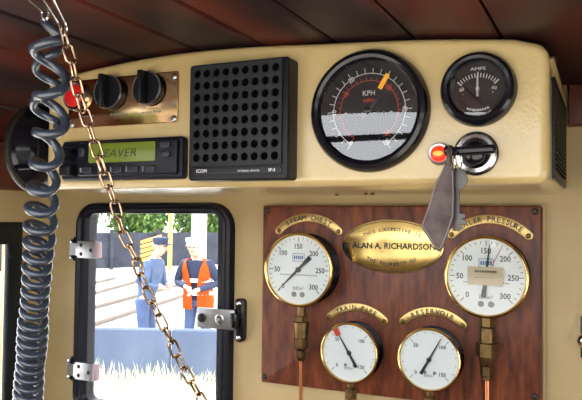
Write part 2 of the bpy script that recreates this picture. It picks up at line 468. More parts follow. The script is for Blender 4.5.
# ---------------------------------------------------------------- window_1: rubber seal, pane, hinges, latch
w1 = root_structure('window_1')
bm = B()
wx0, wx1, wz0, wz1 = -0.8352, -0.5232, 1.2140, 1.5785
def ring_loft(bm, loops):
    rings = [[bm.verts.new((x, y, z)) for x, z in o] for o, y in loops]
    n = len(rings[0])
    for a, b in zip(rings, rings[1:] + rings[:1]):
        for i in range(n):
            j = (i + 1) % n
            bm.faces.new((a[i], a[j], b[j], b[i]))
def seal_out(d, r): return rrect(wx0 + d, wx1 - d, wz0 + d, wz1 - d * .62, max(0.008, r - d), 8)
ring_loft(bm, [(seal_out(0, .040), 0.0), (seal_out(0.001, .040), -0.006), (seal_out(0.004, .040), -0.010), (seal_out(0.009, .04), -0.0115),
               (seal_out(0.0135, .04), -0.0085), (seal_out(0.0165, .04), -0.0100), (seal_out(0.023, .04), -0.0095), (seal_out(0.0285, .04), -0.004), (seal_out(0.0290, .04), 0.0145), (seal_out(0.0140, .04), 0.0145), (seal_out(0.0135, .04), 0.001)])
obj('rubber_seal', bm, 'rubber', w1)
bm = B(); prism(bm, rrect(wx0 + 0.022, wx1 - 0.022, wz0 + 0.022, wz1 - 0.0145, 0.018), 0.006, 0.010); obj('pane', bm, 'glass', w1)

def hinge(zc, first=None):
    bm = B()
    prism(bm, [(-0.8255, zc - .011), (-0.8215, zc - .011), (-0.8215, zc - .0145), (-0.7825, zc - .0145), (-0.7825, zc + .0145), (-0.8215, zc + .0145), (-0.8215, zc + .011), (-0.8255, zc + .011)], -0.0165, -0.0125, bev=0.0008)
    box(bm, (-0.8315, -0.0125, zc), (0.016, 0.003, 0.020), Matrix.Rotation(0.35, 3, 'Z'))
    h = obj('hinge', bm, 'steel_pale', w1)
    bm = B()
    tube(bm, [(-0.8395, -0.010, zc - .0135), (-0.8395, -0.010, zc + .0135)], 0.0026, 8)
    for s in (-1, 1): lathe(bm, [(0, 0.0042), (0.003, 0.003), (0.0042, 0), (0.003, -0.003), (0, -0.0042)], (-0.8395, -0.010, zc + s * 0.0135), 10, 'Z')
    obj('hinge_pin', bm, 'chrome', h)
    bm = B(); box(bm, (-0.8315, -0.0035, zc), (0.018, 0.007, 0.042), bev=0.002); obj('mount', bm, 'rubber', h)
    bm = B(); box(bm, (-0.7795, -0.0125, zc), (0.006, 0.013, 0.027), bev=0.0015)
    tag(obj('hinge_pad', bm, mat('faded_pink_pad', (0.42, 0.30, 0.32), 0.5), h), 'faded pink edge pad')
    for x, z in ((-0.8135, 0.0075), (-0.8135, -0.0075), (-0.7925, -0.001)): screw(h, (x, -0.0165, zc + z), 0.0034, 'dark_metal')
    return h
hinge(1.4985); hinge(1.2935)
bm = B()
prism(bm, rrect(-0.5800, -0.5135, 1.3845, 1.4150, 0.0015, 2), -0.0175, -0.0135, bev=0.0008)
la = obj('latch', bm, 'steel_pale', w1)
for x, r in ((-0.5705, 0.0055), (-0.5385, 0.0062)):
    bm = B(); lathe(bm, [(0, -0.0255), (r * .6, -0.0250), (r * .85, -0.0225), (r * .9, -0.0195), (r * 1.25, -0.019), (r * 1.3, -0.0172)], (x, 0, 1.3998), 18)
    obj('bolt', bm, 'dark_metal' if r < .006 else 'steel', la)
bm = B()
prism(bm, rrect(-0.5175, -0.5010, 1.3660, 1.4320, 0.007, 5), -0.010, 0.0, bev=0.002)
box(bm, (-0.5135, -0.013, 1.3995), (0.012, 0.016, 0.022), bev=0.002)
mt = obj('latch_base', bm, 'bezel_black', la)
for z in (1.373, 1.4245): screw(la, (-0.5095, -0.0105, z), 0.0042, 'chrome', slot=False, name='cap_screw')

# chrome knob on the wall at the far right
t = thing('wall_fitting', 'small round chrome fitting on the cream wall right of the gauge board', 'fitting', (-0.0262, 0, 1.4075))
bm = B(); lathe(bm, [(0, -0.016), (0.005, -0.0155), (0.0085, -0.012), (0.010, -0.006), (0.0105, 0)], seg=24); obj('knob', bm, 'chrome', t)
bm = B(); box(bm, (0.004, -0.003, 0.004), (0.018, 0.006, 0.052), bev=0.002); obj('backplate', bm, 'dark_metal', t)

# ---------------------------------------------------------------- instrument console
t = console = thing('instrument_console', 'cream painted steel instrument console hanging under the roof boards', 'console', (0, 0, 0))
CX0, CX1, CZ0, CF = -0.6685, -0.0495, 1.5880, -0.2500
out = []
def corner(cx, cz, r, a0, a1, n=6): return [(cx + r * math.cos(a0 + (a1 - a0) * k / n), cz + r * math.sin(a0 + (a1 - a0) * k / n)) for k in range(n + 1)]
out += corner(CX0 + 0.012, CZ0 + 0.012, 0.012, PI, 1.5 * PI)
out += corner(CX1 - 0.012, CZ0 + 0.012, 0.012, 1.5 * PI, 2 * PI)
out += corner(CX1 - 0.018, ceil_z(CX1) - 0.021, 0.018, 0, PI / 2 - 0.12)
out += [(x, ceil_z(x) - 0.0022) for x in [CX1 - 0.03 + (CX0 + 0.03 - CX1) * i / 24 for i in range(25)]]
out += [(CX0, ceil_z(CX0) - 0.004)]
bm = B(); prism(bm, out, CF, -0.0008, bev=0.009, bseg=5)
obj('housing', bm, 'cream', t, smooth=38)
# side vent, louvred
bm = B()
def yzplate(bm, pts, x0, x1):
    a = [bm.verts.new((x0, y, z)) for y, z in pts]; b = [bm.verts.new((x1, y, z)) for y, z in pts]
    bm.faces.new(a); bm.faces.new(list(reversed(b)))
    n = len(pts)
    for i in range(n): bm.faces.new((a[i], b[i], b[(i + 1) % n], a[(i + 1) % n]))
VY0, VY1, VZ0, VZ1 = -0.212, -0.022, 1.6015, 1.688
box(bm, (CX1 + .0015, (VY0 + VY1) / 2, VZ1 + .003), (.003, VY1 - VY0 + .012, .006)); box(bm, (CX1 + .0015, (VY0 + VY1) / 2, VZ0 - .003), (.003, VY1 - VY0 + .012, .006))
box(bm, (CX1 + .0015, VY0 - .003, (VZ0 + VZ1) / 2), (.003, .006, VZ1 - VZ0)); box(bm, (CX1 + .0015, VY1 + .003, (VZ0 + VZ1) / 2), (.003, .006, VZ1 - VZ0))
vent = obj('vent_grille', bm, 'black_plastic', t)
bm = B(); box(bm, (CX1 + .0006, (VY0 + VY1) / 2, (VZ0 + VZ1) / 2), (.0008, VY1 - VY0, VZ1 - VZ0)); obj('vent_dark_sheet', bm, 'void', vent)  # flat black sheet painted as the vent's shaded inside
bm = B(); box(bm, (0, 0, 0), (.0035, VY1 - VY0, .0009), Matrix.Rotation(0.7, 3, 'Y')); s0 = obj('slat', bm, 'black_plastic', vent)
nsl = 18
for i in range(nsl):
    z = VZ0 + (VZ1 - VZ0) * (i + .5) / nsl
    o = s0 if i == 0 else share(s0, 'slat', vent)
    o.location = (CX1 + .0022, (VY0 + VY1) / 2, z)
bm = B(); yzplate(bm, [(-.246, 1.7050), (-.002, 1.6985), (-.002, 1.7015), (-.240, 1.7085)], CX1, CX1 + .004); obj('top_flange', bm, 'cream', t)
for y, z in ((-.232, 1.7070), (-.222, 1.690), (-.012, 1.696), (-.215, 1.5965), (-.018, 1.5965)): screw(t, (CX1 + (.0042 if z > 1.694 else .0002), y, z), .0030, 'dark_metal', (0, 0, PI / 2))
for x, y in ((-.345, -.03), (-.292, -.06), (-.283, -.06)): screw(t, (x, y, CZ0), .0030, 'dark_metal', (PI / 2, 0, 0), slot=False, name='rivet')

# ---------------------------------------------------------------- switch plate
t = thing('switch_plate', 'reflective bronze switch plate at the left end of the console', 'switch panel', (-0.545, CF, 1.6965))
bm = B(); prism(bm, rrect(-.0835, .0835, -.0305, .0305, .002, 2), -.0025, 0, bev=.0006); obj('plate', bm, 'panel_brass', t)
for x, z in ((-.0775, -.0265), (.0785, -.0265), (.0785, .0235)): screw(t, (x, -.0025, z), .0042, 'steel')
bm = B()
for x, n in ((-.05, 5), (.0, 7), (.048, 7)):
    for k in range(n): quad(bm, x + (k - n / 2) * .0042, -.0165, .0022, .0022, -.0027)
obj('worn_lettering', bm, 'ink_grey', t, 0)
def rotary(x, z, r):
    bm = B(); lathe(bm, [(r * .95, -.0105), (r, -.0105), (r * 1.005, -.0095), (r * .985, -.0090)], (x, 0, z), 40)
    k = obj('rotary_knob', bm, 'chrome', t)
    bm = B(); lathe(bm, [(0, -.0108), (r * .93, -.0108), (r * .96, -.0100), (r * .97, -.0025)], (x, 0, z), 40); obj('knob_face', bm, 'black_plastic', k)
    bm = B(); tube(bm, [(x + r * 1.0 * math.cos(a), -.0102, z + r * 1.0 * math.sin(a)) for a in [2 * PI * q / 40 for q in range(40)]], .0011, 6, closed=True); obj('knob_ring', bm, 'steel_pale', k)
    bm = B(); box(bm, (x - .001, -.0170, z), (.0065, .014, r * 2.0), bev=.0020); obj('knob_grip', bm, 'black_plastic', k)
rotary(-.0150, .0110, .0205); rotary(.0435, .0115, .0200)
bm = B(); lathe(bm, [(.0150, -.010), (.0170, -.0105), (.0185, -.0085), (.0190, -.0025)], (-.0690, 0, .0095), 36); pb = obj('push_button', bm, 'chrome', t)
bm = B(); lathe(bm, [(0, -.0120), (.010, -.0117), (.0140, -.0105), (.0152, -.008), (.0152, -.003)], (-.0690, 0, .0095), 32); tag(obj('button_cap', bm, 'red_button', pb), 'red button cap')

# ---------------------------------------------------------------- radio
t = thing('mobile_radio', 'black two-way radio with green lit display below the switch plate', 'radio', (-0.538, CF, 1.6228))
bm = B(); prism(bm, rrect(-.0935, .0905, -.0245, .0255, .005, 4), -.0105, 0, bev=.003); obj('body', bm, 'radio_body', t)
bm = B(); prism(bm, rrect(-.062, .0855, -.0195, .0220, .004, 4), -.0160, -.0095, bev=.002); obj('faceplate', bm, 'radio_body', t)
bm = B(); prism(bm, rrect(-.044, .0555, -.0035, .0200, .002, 3), -.0168, -.0155, bev=.0004); dp = obj('display', bm, 'lcd', t)
bm = B(); text(bm, 'BEAVER', .0098, -.0005, .0078, -.0170, wide=1.25, shear=.25); obj('display_lettering', bm, 'lcd_ink', dp, 0)
def key(x, z, w, h):
    bm = B(); prism(bm, rrect(x - w / 2, x + w / 2, z - h / 2, z + h / 2, min(w, h) * .25, 3), -.0195, -.0155, bev=.0012); return obj('button', bm, 'radio_key', t)
for x in (-.044, -.021, .002, .026, .050): key(x, -.0125, .0135, .0080)
for z in (.0150, .0040): key(.0705, z, .0135, .0078)
key(-.0535, .0095, .008, .011)
bm = B()
for x in (-.0095, .0140, .038): quad(bm, x, -.0125, .002, .0065, -.0162)
box(bm, (-.0555, -.0165, -.012), (.003, .001, .006))
obj('legend_marks', bm, 'ink_grey', t, 0)
bm = B(); lathe(bm, [(0, -.030), (.0075, -.0295), (.0085, -.027), (.009, -.010)], (-.0765, 0, .0085), 22); obj('volume_knob', bm, 'black_plastic', t)
bm = B(); box(bm, (-.0765, -.017, -.012), (.018, .014, .015), bev=.003); obj('microphone_plug', bm, 'black_plastic', t)

# ---------------------------------------------------------------- speaker with a round-hole grille
t = thing('extension_speaker', 'square black loudspeaker with a grid of round holes on the console', 'speaker', (-0.3690, CF, 1.6605))
sx0, sx1, sz0, sz1 = -.0625, .0620, -.0660, .0655
bm = B(); prism(bm, rrect(sx0, sx1, sz0, sz1, .004, 4), -.0235, 0, bev=.0022); obj('cabinet', bm, 'black_plastic', t)
bm = B()
cols, rows = 9, 8
gx0, gx1, gz0, gz1 = -.0565, .0535, -.0475, .0610
cw, ch, hr = (gx1 - gx0) / cols, (gz1 - gz0) / rows, .0045
yf, yb = -.0262, -.0236
NS = 16
for i in range(cols):
    for j in range(rows):
        cx, cz = gx0 + (i + .5) * cw, gz0 + (j + .5) * ch
        ring, sq, inn = [], [], []
        for k in range(NS):
            a = 2 * PI * (k + .5) / NS
            c, s = math.cos(a), math.sin(a)
            m_ = max(abs(c), abs(s))
            ring.append(bm.verts.new((cx + hr * c, yf, cz + hr * s))); inn.append(bm.verts.new((cx + hr * .94 * c, yb, cz + hr * .94 * s)))
            sq.append(bm.verts.new((cx + cw / 2 * c / m_, yf - .0001, cz + ch / 2 * s / m_)))
        for k in range(NS):
            q = (k + 1) % NS
            bm.faces.new((sq[k], sq[q], ring[q], ring[k])); bm.faces.new((ring[k], ring[q], inn[q], inn[k]))
        for sx, sz in ((1, 1), (-1, 1), (-1, -1), (1, -1)):   # square corner fillers
            cs = sorted(range(NS), key=lambda k: -(sx * (sq[k].co.x - cx) + sz * (sq[k].co.z - cz)))[:2]
            bm.faces.new((sq[cs[0]], sq[cs[1]], bm.verts.new((cx + sx * cw / 2, yf - .0001, cz + sz * ch / 2))))
for x, z, w, h in (((gx0 + gx1) / 2, gz1 + .001, gx1 - gx0 + .004, .002), ((gx0 + gx1) / 2, gz0 - .001, gx1 - gx0 + .004, .002), (gx0 - .001, (gz0 + gz1) / 2, .002, gz1 - gz0), (gx1 + .001, (gz0 + gz1) / 2, .002, gz1 - gz0)):
    box(bm, (x, (yf + yb) / 2 - .0002, z), (w, .0032, h))
g_ = obj('grille', bm, 'grille_plastic', t, 20)
bm = B(); box(bm, ((gx0 + gx1) / 2, -.0236, (gz0 + gz1) / 2), (gx1 - gx0, .0006, gz1 - gz0)); obj('grille_backing', bm, 'void', t)
bm = B(); prism(bm, rrect(-.0560, .0560, -.0600, -.0510, .004, 4), -.0252, -.0232, bev=.0008); lb = obj('label_strip', bm, 'grille_plastic', t)
bm = B(); text(bm, 'ICOM', .0038, -.0435, -.0552, -.0254, bold=.0001); text(bm, 'EXTERNAL SPEAKER', .0021, .0160, -.0560, -.0254); text(bm, 'SP-5', .0033, .0440, -.0556, -.0254, bold=.0001)
obj('lettering', bm, 'ink_white', lb, 0)

# ---------------------------------------------------------------- speedometer
def ang(v, v0, v1, a0, a1): return math.radians(a0 + (a1 - a0) * (v - v0) / (v1 - v0))
def needle(bm, a, tip, tail, w0, w1, wt, y, th=.0008):
    d = V(math.cos(a), math.sin(a)); n = V(-d.y, d.x)
    pts = [d * tip + n * w1 / 2, n * w0 / 2, -d * tail + n * wt / 2, -d * tail - n * wt / 2, -n * w0 / 2, d * tip - n * w1 / 2]
    prism(bm, [(p.x, p.y) for p in pts], y, y + th)

SR = .0640
t = thing('speedometer', 'large black speedometer with a yellow marker and white and red scales', 'gauge', (-0.2245, CF, 1.6655))
bm = B(); lathe(bm, [(SR * .80, -.0040), (SR * .815, -.0090), (SR * .84, -.0125), (SR * .89, -.0140), (SR * .95, -.0125), (SR * .99, -.0080), (SR, 0)], seg=72); obj('bezel', bm, 'bezel_black', t)
bm = B(); lathe(bm, [(0, -.0035), (SR * .82, -.0035), (SR * .82, 0)], seg=64); obj('dial', bm, 'dial_black', t)
bm = B(); yd = -.0037
def sa(k): return ang(k, 0, 50, 240, -60)
band(bm, SR * .600, SR * .614, sa(50), sa(0), yd, n=90)
for i in range(26):
    a = sa(i * 2); L_ = .105 if i % 5 == 0 else .085
    quad(bm, SR * (.61 + L_ / 2) * math.cos(a), SR * (.61 + L_ / 2) * math.sin(a), SR * L_, .0008, yd, a)
obj('kilometre_scale', bm, 'ink_white', t, 0)
bm = B()
for v in (0, 10, 20, 40, 50): text(bm, str(v), .0052, SR * .60 * math.cos(sa(v)), SR * .60 * math.sin(sa(v)), yd - .0002, sa(v) - PI / 2, wide=.9, bold=.0002)
text(bm, 'KPH', .0052, 0, .0185, yd - .0001, bold=.00015); obj('kilometre_numerals', bm, 'ink_white', t, 0)
bm = B(); band(bm, SR * .485, SR * .497, sa(50), sa(0), yd, n=90)
for i in range(31):
    a = sa(i * 1.609)
    L_ = .05 if i % 5 else .07
    quad(bm, SR * (.49 + L_ / 2) * math.cos(a), SR * (.49 + L_ / 2) * math.sin(a), SR * L_, .0006, yd, a)
for v in (10, 20, 30): text(bm, str(v), .0048, SR * .485 * math.cos(sa(v * 1.609)), SR * .485 * math.sin(sa(v * 1.609)), yd - .0002, sa(v * 1.609) - PI / 2, bold=.0002)
text(bm, 'MPH', .0042, 0, .0105, yd - .0001, bold=.0002); obj('mile_scale', bm, 'ink_red', t, 0)
bm = B(); needle(bm, math.radians(46), SR * .45, SR * .14, .003, .0012, .004, -.0062); lathe(bm, [(0, -.008), (.004, -.0075), (.0055, -.0045), (.0055, -.0036)], seg=20); obj('needle', bm, 'bezel_black', t)  # black needle laid along a dark streak that is a reflection in the glass
bm = B(); a = sa(30.2)
bm2 = B(); prism(bm2, [(-.0085, -.0024), (.0085, -.0024), (.0085, .0024), (-.0085, .0024)], -.0003, 0)
for v in bm2.verts:
    x, z = v.co.x, v.co.z
    v.co = V(SR * .52 * math.cos(a) + x * math.cos(a) - z * math.sin(a), -.0079 + v.co.y, SR * .52 * math.sin(a) + x * math.sin(a) + z * math.cos(a))
bm.free(); tag(obj('marker_tape', bm2, 'yellow', t), 'yellow tape marker')
bm = B(); lathe(bm, [(0, -.0075), (SR * .81, -.0075)], seg=48); obj('cover_glass', bm, 'gauge_glass', t)

# ---------------------------------------------------------------- ammeter
AR = .0366
t = thing('ammeter', 'small black ammeter at the right end of the console', 'gauge', (-0.1140, CF, 1.6802))
bm = B(); lathe(bm, [(AR * .70, -.0045), (AR * .73, -.0095), (AR * .78, -.0120), (AR * .86, -.0125), (AR * .94, -.0105), (AR * .99, -.0060), (AR, 0)], seg=56); obj('bezel', bm, 'bezel_black', t)
bm = B(); lathe(bm, [(0, -.004), (AR * .74, -.004), (AR * .74, 0)], seg=48); obj('dial', bm, 'dial_black', t)
bm = B(); yd = -.0042
for i in range(15):
    f_ = (i - 7) / 7
    a = PI / 2 - f_ * math.radians(47)
    rr, L_ = .0235, (.0058 if i % 7 == 0 else .0042)
    quad(bm, rr * math.cos(a) * 1.02, rr * math.sin(a) - .0105 + L_ * .1, L_, .0010 if i % 7 else .0015, yd, a)
text(bm, 'AMPS', .0030, 0, .0198, yd, wide=1.4, bold=.00012)
text(bm, '60', .0034, -.0155, .0005, yd, .3, bold=.0001); text(bm, '60', .0034, .0155, .0005, yd, -.3, bold=.0001)
text(bm, '-', .0030, -.0142, -.0040, yd); text(bm, '+', .0030, .0142, -.0040, yd)
for k in range(9): quad(bm, (k - 4) * .0024, -.0205 + abs(k - 4) ** 2 * .00012, .0017, .0021, yd, .12)
obj('scale_printing', bm, 'ink_white', t, 0)
bm = B(); needle(bm, PI / 2, .0130, .0075, .0020, .0014, .0022, -.0066); lathe(bm, [(0, -.0076), (.0018, -.0072), (.0022, -.0042)], seg=14); tag(obj('needle', bm, 'ink_white', t), 'white needle')
bm = B(); lathe(bm, [(0, -.0082), (AR * .715, -.0082)], seg=40); obj('cover_glass', bm, 'gauge_glass', t)

# ---------------------------------------------------------------- warning lamp, key switch, keys and fob
t = thing('warning_lamp', 'glowing red warning lamp on the console left of the key switch', 'lamp', (-0.1512, CF, 1.6184))
bm = B(); lathe(bm, [(.0080, -.0065), (.0098, -.0070), (.0112, -.0045), (.0115, 0)], seg=32); obj('ring', bm, 'steel_pale', t)
bm = B(); lathe(bm, [(0, -.0105), (.004, -.0100), (.0076, -.0080), (.0088, -.0050), (.0088, 0)], seg=28); obj('lens', bm, 'lens_red', t)
bm = B(); lathe(bm, [(0, -.0112), (.0018, -.0110), (.0036, -.0102), (.0040, -.0085)], (0, 0, 0), 18)
for v in bm.verts: v.co.z *= .7; v.co.x *= 1.35
tag(obj('glow_spot', bm, 'lens_core', t), 'bright orange centre')

t = thing('key_switch', 'round chrome key switch with a black lever below the ammeter', 'switch', (-0.1160, CF, 1.6178))
bm = B(); lathe(bm, [(.0215, 0), (.0212, -.0040), (.0205, -.0048)], seg=48); obj('black_base', bm, 'bezel_black', t)
bm = B(); lathe(bm, [(.0112, -.0040), (.0118, -.0052), (.0150, -.0072), (.0185, -.0065), (.0204, -.0045)], seg=48); obj('collar', bm, 'steel', t)
bm = B(); lathe(bm, [(0, -.0120), (.0075, -.0115), (.0105, -.0095), (.0115, -.0042)], seg=36); obj('barrel', bm, 'bezel_black', t)
bm = B(); box(bm, (.0020, -.0290, .0005), (.0420, .0085, .0085), Matrix.Rotation(-.03, 3, 'Y'), bev=.003, seg=3); box(bm, (0, -.018, 0), (.009, .018, .006), bev=.0015)
lathe(bm, [(.0030, -.0045), (.0050, -.0030), (.0055, 0), (.0050, .0030), (.0030, .0045), (.0022, 0), (.0030, -.0045)], (-.0205, -.029, .0008), 20, 'X')
obj('lever', bm, 'bezel_black', t)

bm = B(); tube(bm, [(-0.1268 + .0060 * math.sin(a) * .35, -.2835 + .0060 * math.sin(a), 1.6085 + .0088 * math.cos(a)) for a in [2 * PI * k / 24 for k in range(24)]], .00075, 6, closed=True)
tag(obj('key_ring', bm, 'chrome', None), 'thin chrome split ring hanging from the black switch lever', 'ring')

t = thing('key_fob', 'dark brown leather key fob with a pointed end hanging from the switch lever', 'key fob', (-0.1330, -0.2900, 1.6060))
o = Vector((-0.1330, 1.6060))
def fo(l): return [(x - o.x, z - o.y) for x, z in l]
outl = fo([(-.1390, 1.6010), (-.1465, 1.5870), (-.1515, 1.5680), (-.1590, 1.5465), (-.1575, 1.5440), (-.1505, 1.5335), (-.1440, 1.5245), (-.1415, 1.5235), (-.1395, 1.5260), (-.1340, 1.5400), (-.1290, 1.5560), (-.1285, 1.5760), (-.1290, 1.5900), (-.1295, 1.6010), (-.1305, 1.6070), (-.1365, 1.6070)])
bm = B(); prism(bm, outl, -.0028, .0004, bev=.0010)
for v in bm.verts: v.co.y -= .012 * max(0, -v.co.z - .02) ** 1.0 * 3
obj('leather_tag', bm, 'leather', t)
bm = B()
ctr = Vector((sum(p[0] for p in outl) / len(outl), sum(p[1] for p in outl) / len(outl)))
rim = [(ctr + (Vector(p) - ctr) * .93) for p in outl[:14]]
tube(bm, [(p.x, -.0031 - .036 * max(0, -p.y - .02), p.y) for p in rim], .0006, 5); obj('edge_stitching', bm, 'leather_rim', t)
bm = B(); tube(bm, [(-.0005 + 0 * k, -.001 + .0050 * math.sin(a), .0060 + .0085 * math.cos(a)) for k, a in enumerate([2 * PI * k / 20 for k in range(20)])], .0016, 6, closed=True); obj('loop', bm, 'leather', t)

t = thing('spare_key', 'steel key with a round bow hanging behind the leather key fob', 'key', (-0.1285, -0.2835, 1.5990))
bm = B()
prism(bm, [(.0105 * math.cos(2 * PI * k / 24), -.0080 + .0105 * math.sin(2 * PI * k / 24)) for k in range(24)], -.0012, .0008, bev=.0004); obj('bow', bm, 'steel_dull', t)
bm = B(); prism(bm, [(-.0028, -.0560), (.0030, -.0560), (.0060, -.0540), (.0060, -.0515), (.0040, -.0500), (.0095, -.0495), (.0095, -.0460), (.0045, -.0450), (.0085, -.0440), (.0085, -.0405), (.0032, -.0395), (.0032, -.0170), (-.0028, -.0170)], -.0012, .0008, bev=.0003); obj('blade', bm, 'steel_dull', t)

# ---------------------------------------------------------------- gauge board
BX0, BX1, BZ0, BZ1, BT = -.4655, -.0748, 1.3130, 1.5730, -.0200
t = thing('gauge_board', 'red-brown varnished wooden gauge board fixed to the cream wall', 'board', ((BX0 + BX1) / 2, 0, 0))
bm = B(); prism(bm, rrect(BX0 - .001, BX1 + .0035, BZ0 - .001, BZ1 + .0005, .001, 1), -.0090, -.0004); ob = obj('backing_frame', bm, 'cream_wall', t); ob.location.x = -(BX0 + BX1) / 2
bm = B(); prism(bm, rrect(BX0, BX1, BZ0, BZ1, .0030, 4), BT, -.0090, bev=.0022); ob = obj('wooden_panel', bm, 'board_wood', t, 40); ob.location.x = -(BX0 + BX1) / 2
for x, z in ((-.4600, 1.3215), (-.0830, 1.3360), (-.457, 1.566), (-.083, 1.566)): screw(t, (x - (BX0 + BX1) / 2, BT, z), .0042, 'dark_metal')

def arc_plate(label, word, x, z_mid, width, R_, h, step, th=.0022):
    """curved engraved brass name plate; z_mid is the middle of its crown"""
    t = thing('name_plate', label, 'name plate', (x, BT, z_mid), group=None)
    half = math.asin(width / 2 / R_)
    bm = B()
    cz = -R_
    pts = arcband(R_ - h / 2, R_ + h / 2, PI / 2 - half, PI / 2 + half, 0, cz, 28)
    # rounded ends
    full = []
    n = 29
    full += pts[:n]
    ea = PI / 2 + half
    for k in range(1, 8):
        a = ea + PI * k / 8; full.append((R_ * math.cos(ea) + h / 2 * math.cos(a) , cz + R_ * math.sin(ea) + h / 2 * math.sin(a)))
    full += pts[n:]
    ea = PI / 2 - half
    for k in range(1, 8):
        a = ea + PI + PI * k / 8; full.append((R_ * math.cos(ea) + h / 2 * math.cos(a), cz + R_ * math.sin(ea) + h / 2 * math.sin(a)))
    prism(bm, full, -th, 0, bev=.0007, bseg=2); obj('plate', bm, 'brass_plate', t)
    bm = B(); arctext(bm, word, h * .56, 0, cz, R_, PI / 2, step, -th - .0001, bold=.00028); obj('lettering', bm, 'ink', t, 0)
    for s in (-1, 1):
        a = PI / 2 + s * half
        screw(t, (R_ * math.cos(a), -th, cz + R_ * math.sin(a)), h * .27, 'brass_old')
    return t
arc_plate('curved brass name plate above the left large pressure gauge', 'STEAM CHEST', -.3912, 1.5560, .0930, .0660, .0120, .104)
arc_plate('curved brass name plate above the right large pressure gauge', 'BOILER PRESSURE', -.1385, 1.5560, .0960, .0660, .0120, .090)
arc_plate('short curved brass name plate above the left small gauge', 'TRAIN PIPE', -.3172, 1.4322, .0800, .0570, .0112, .110)
arc_plate('short curved brass name plate above the right small gauge', 'RESERVOIR', -.2112, 1.4335, .0790, .0570, .0112, .118)

t = thing('owner_plate', 'oval engraved brass plate on the wooden board between the large gauges', 'plaque', (-.2675, BT, 1.5178))
bm = B(); ow, oh = .0712, .0368
prism(bm, [(ow * math.cos(2 * PI * k / 64), oh * math.sin(2 * PI * k / 64)) for k in range(64)], -.0025, 0, bev=.0008, bseg=2); obj('plate', bm, 'brass_oval', t)
bm = B()
prev = None
for k in range(97):
    a = 2 * PI * k / 96
    p = bm.verts.new((ow * .965 * math.cos(a), -.0026, oh * .935 * math.sin(a))); q = bm.verts.new((ow * .953 * math.cos(a), -.0026, oh * .912 * math.sin(a)))
    if prev: bm.faces.new((prev[0], prev[1], q, p))
    prev = (p, q)
obj('border_line', bm, 'ink', t, 0)
bm = B(); text(bm, 'ALAN A. RICHARDSON', .0080, .002, .0005, -.0026, wide=.98, bold=.0003)
s = 'THIS LOCOMOTIVE IS'
for i, ch_ in enumerate(s):
    u = (i - 8.5) / 8.5
    if ch_ != ' ': text(bm, ch_, .0048, u * .0385, .0235 - .0085 * u * u, -.0026, -u * .40, bold=.00015)
s = 'THE PROPERTY OF'
for i, ch_ in enumerate(s):
    u = (i - 7) / 7
    if ch_ != ' ': text(bm, ch_, .0048, u * .0330, -.0245 + .0068 * u * u, -.0026, u * .34, bold=.00015)
obj('lettering', bm, 'ink', t, 0)
screw(t, (-ow * .90, -.0026, 0), .0036, 'dark_metal'); screw(t, (ow * .90, -.0026, 0), .0036, 'dark_metal')

# ---------------------------------------------------------------- pressure gauges
def fitting(bm, segs):
    for kind, z0, z1, r0, r1 in segs:
        n = 6 if kind == 'hex' else 20
        bm2 = lathe(bm, [(0, z1), (r1 * .94, z1), (r1, z1 - .0006), (r0, z0 + .0006), (r0 * .94, z0), (0, z0)], (0, -.020, 0), n, 'Z')

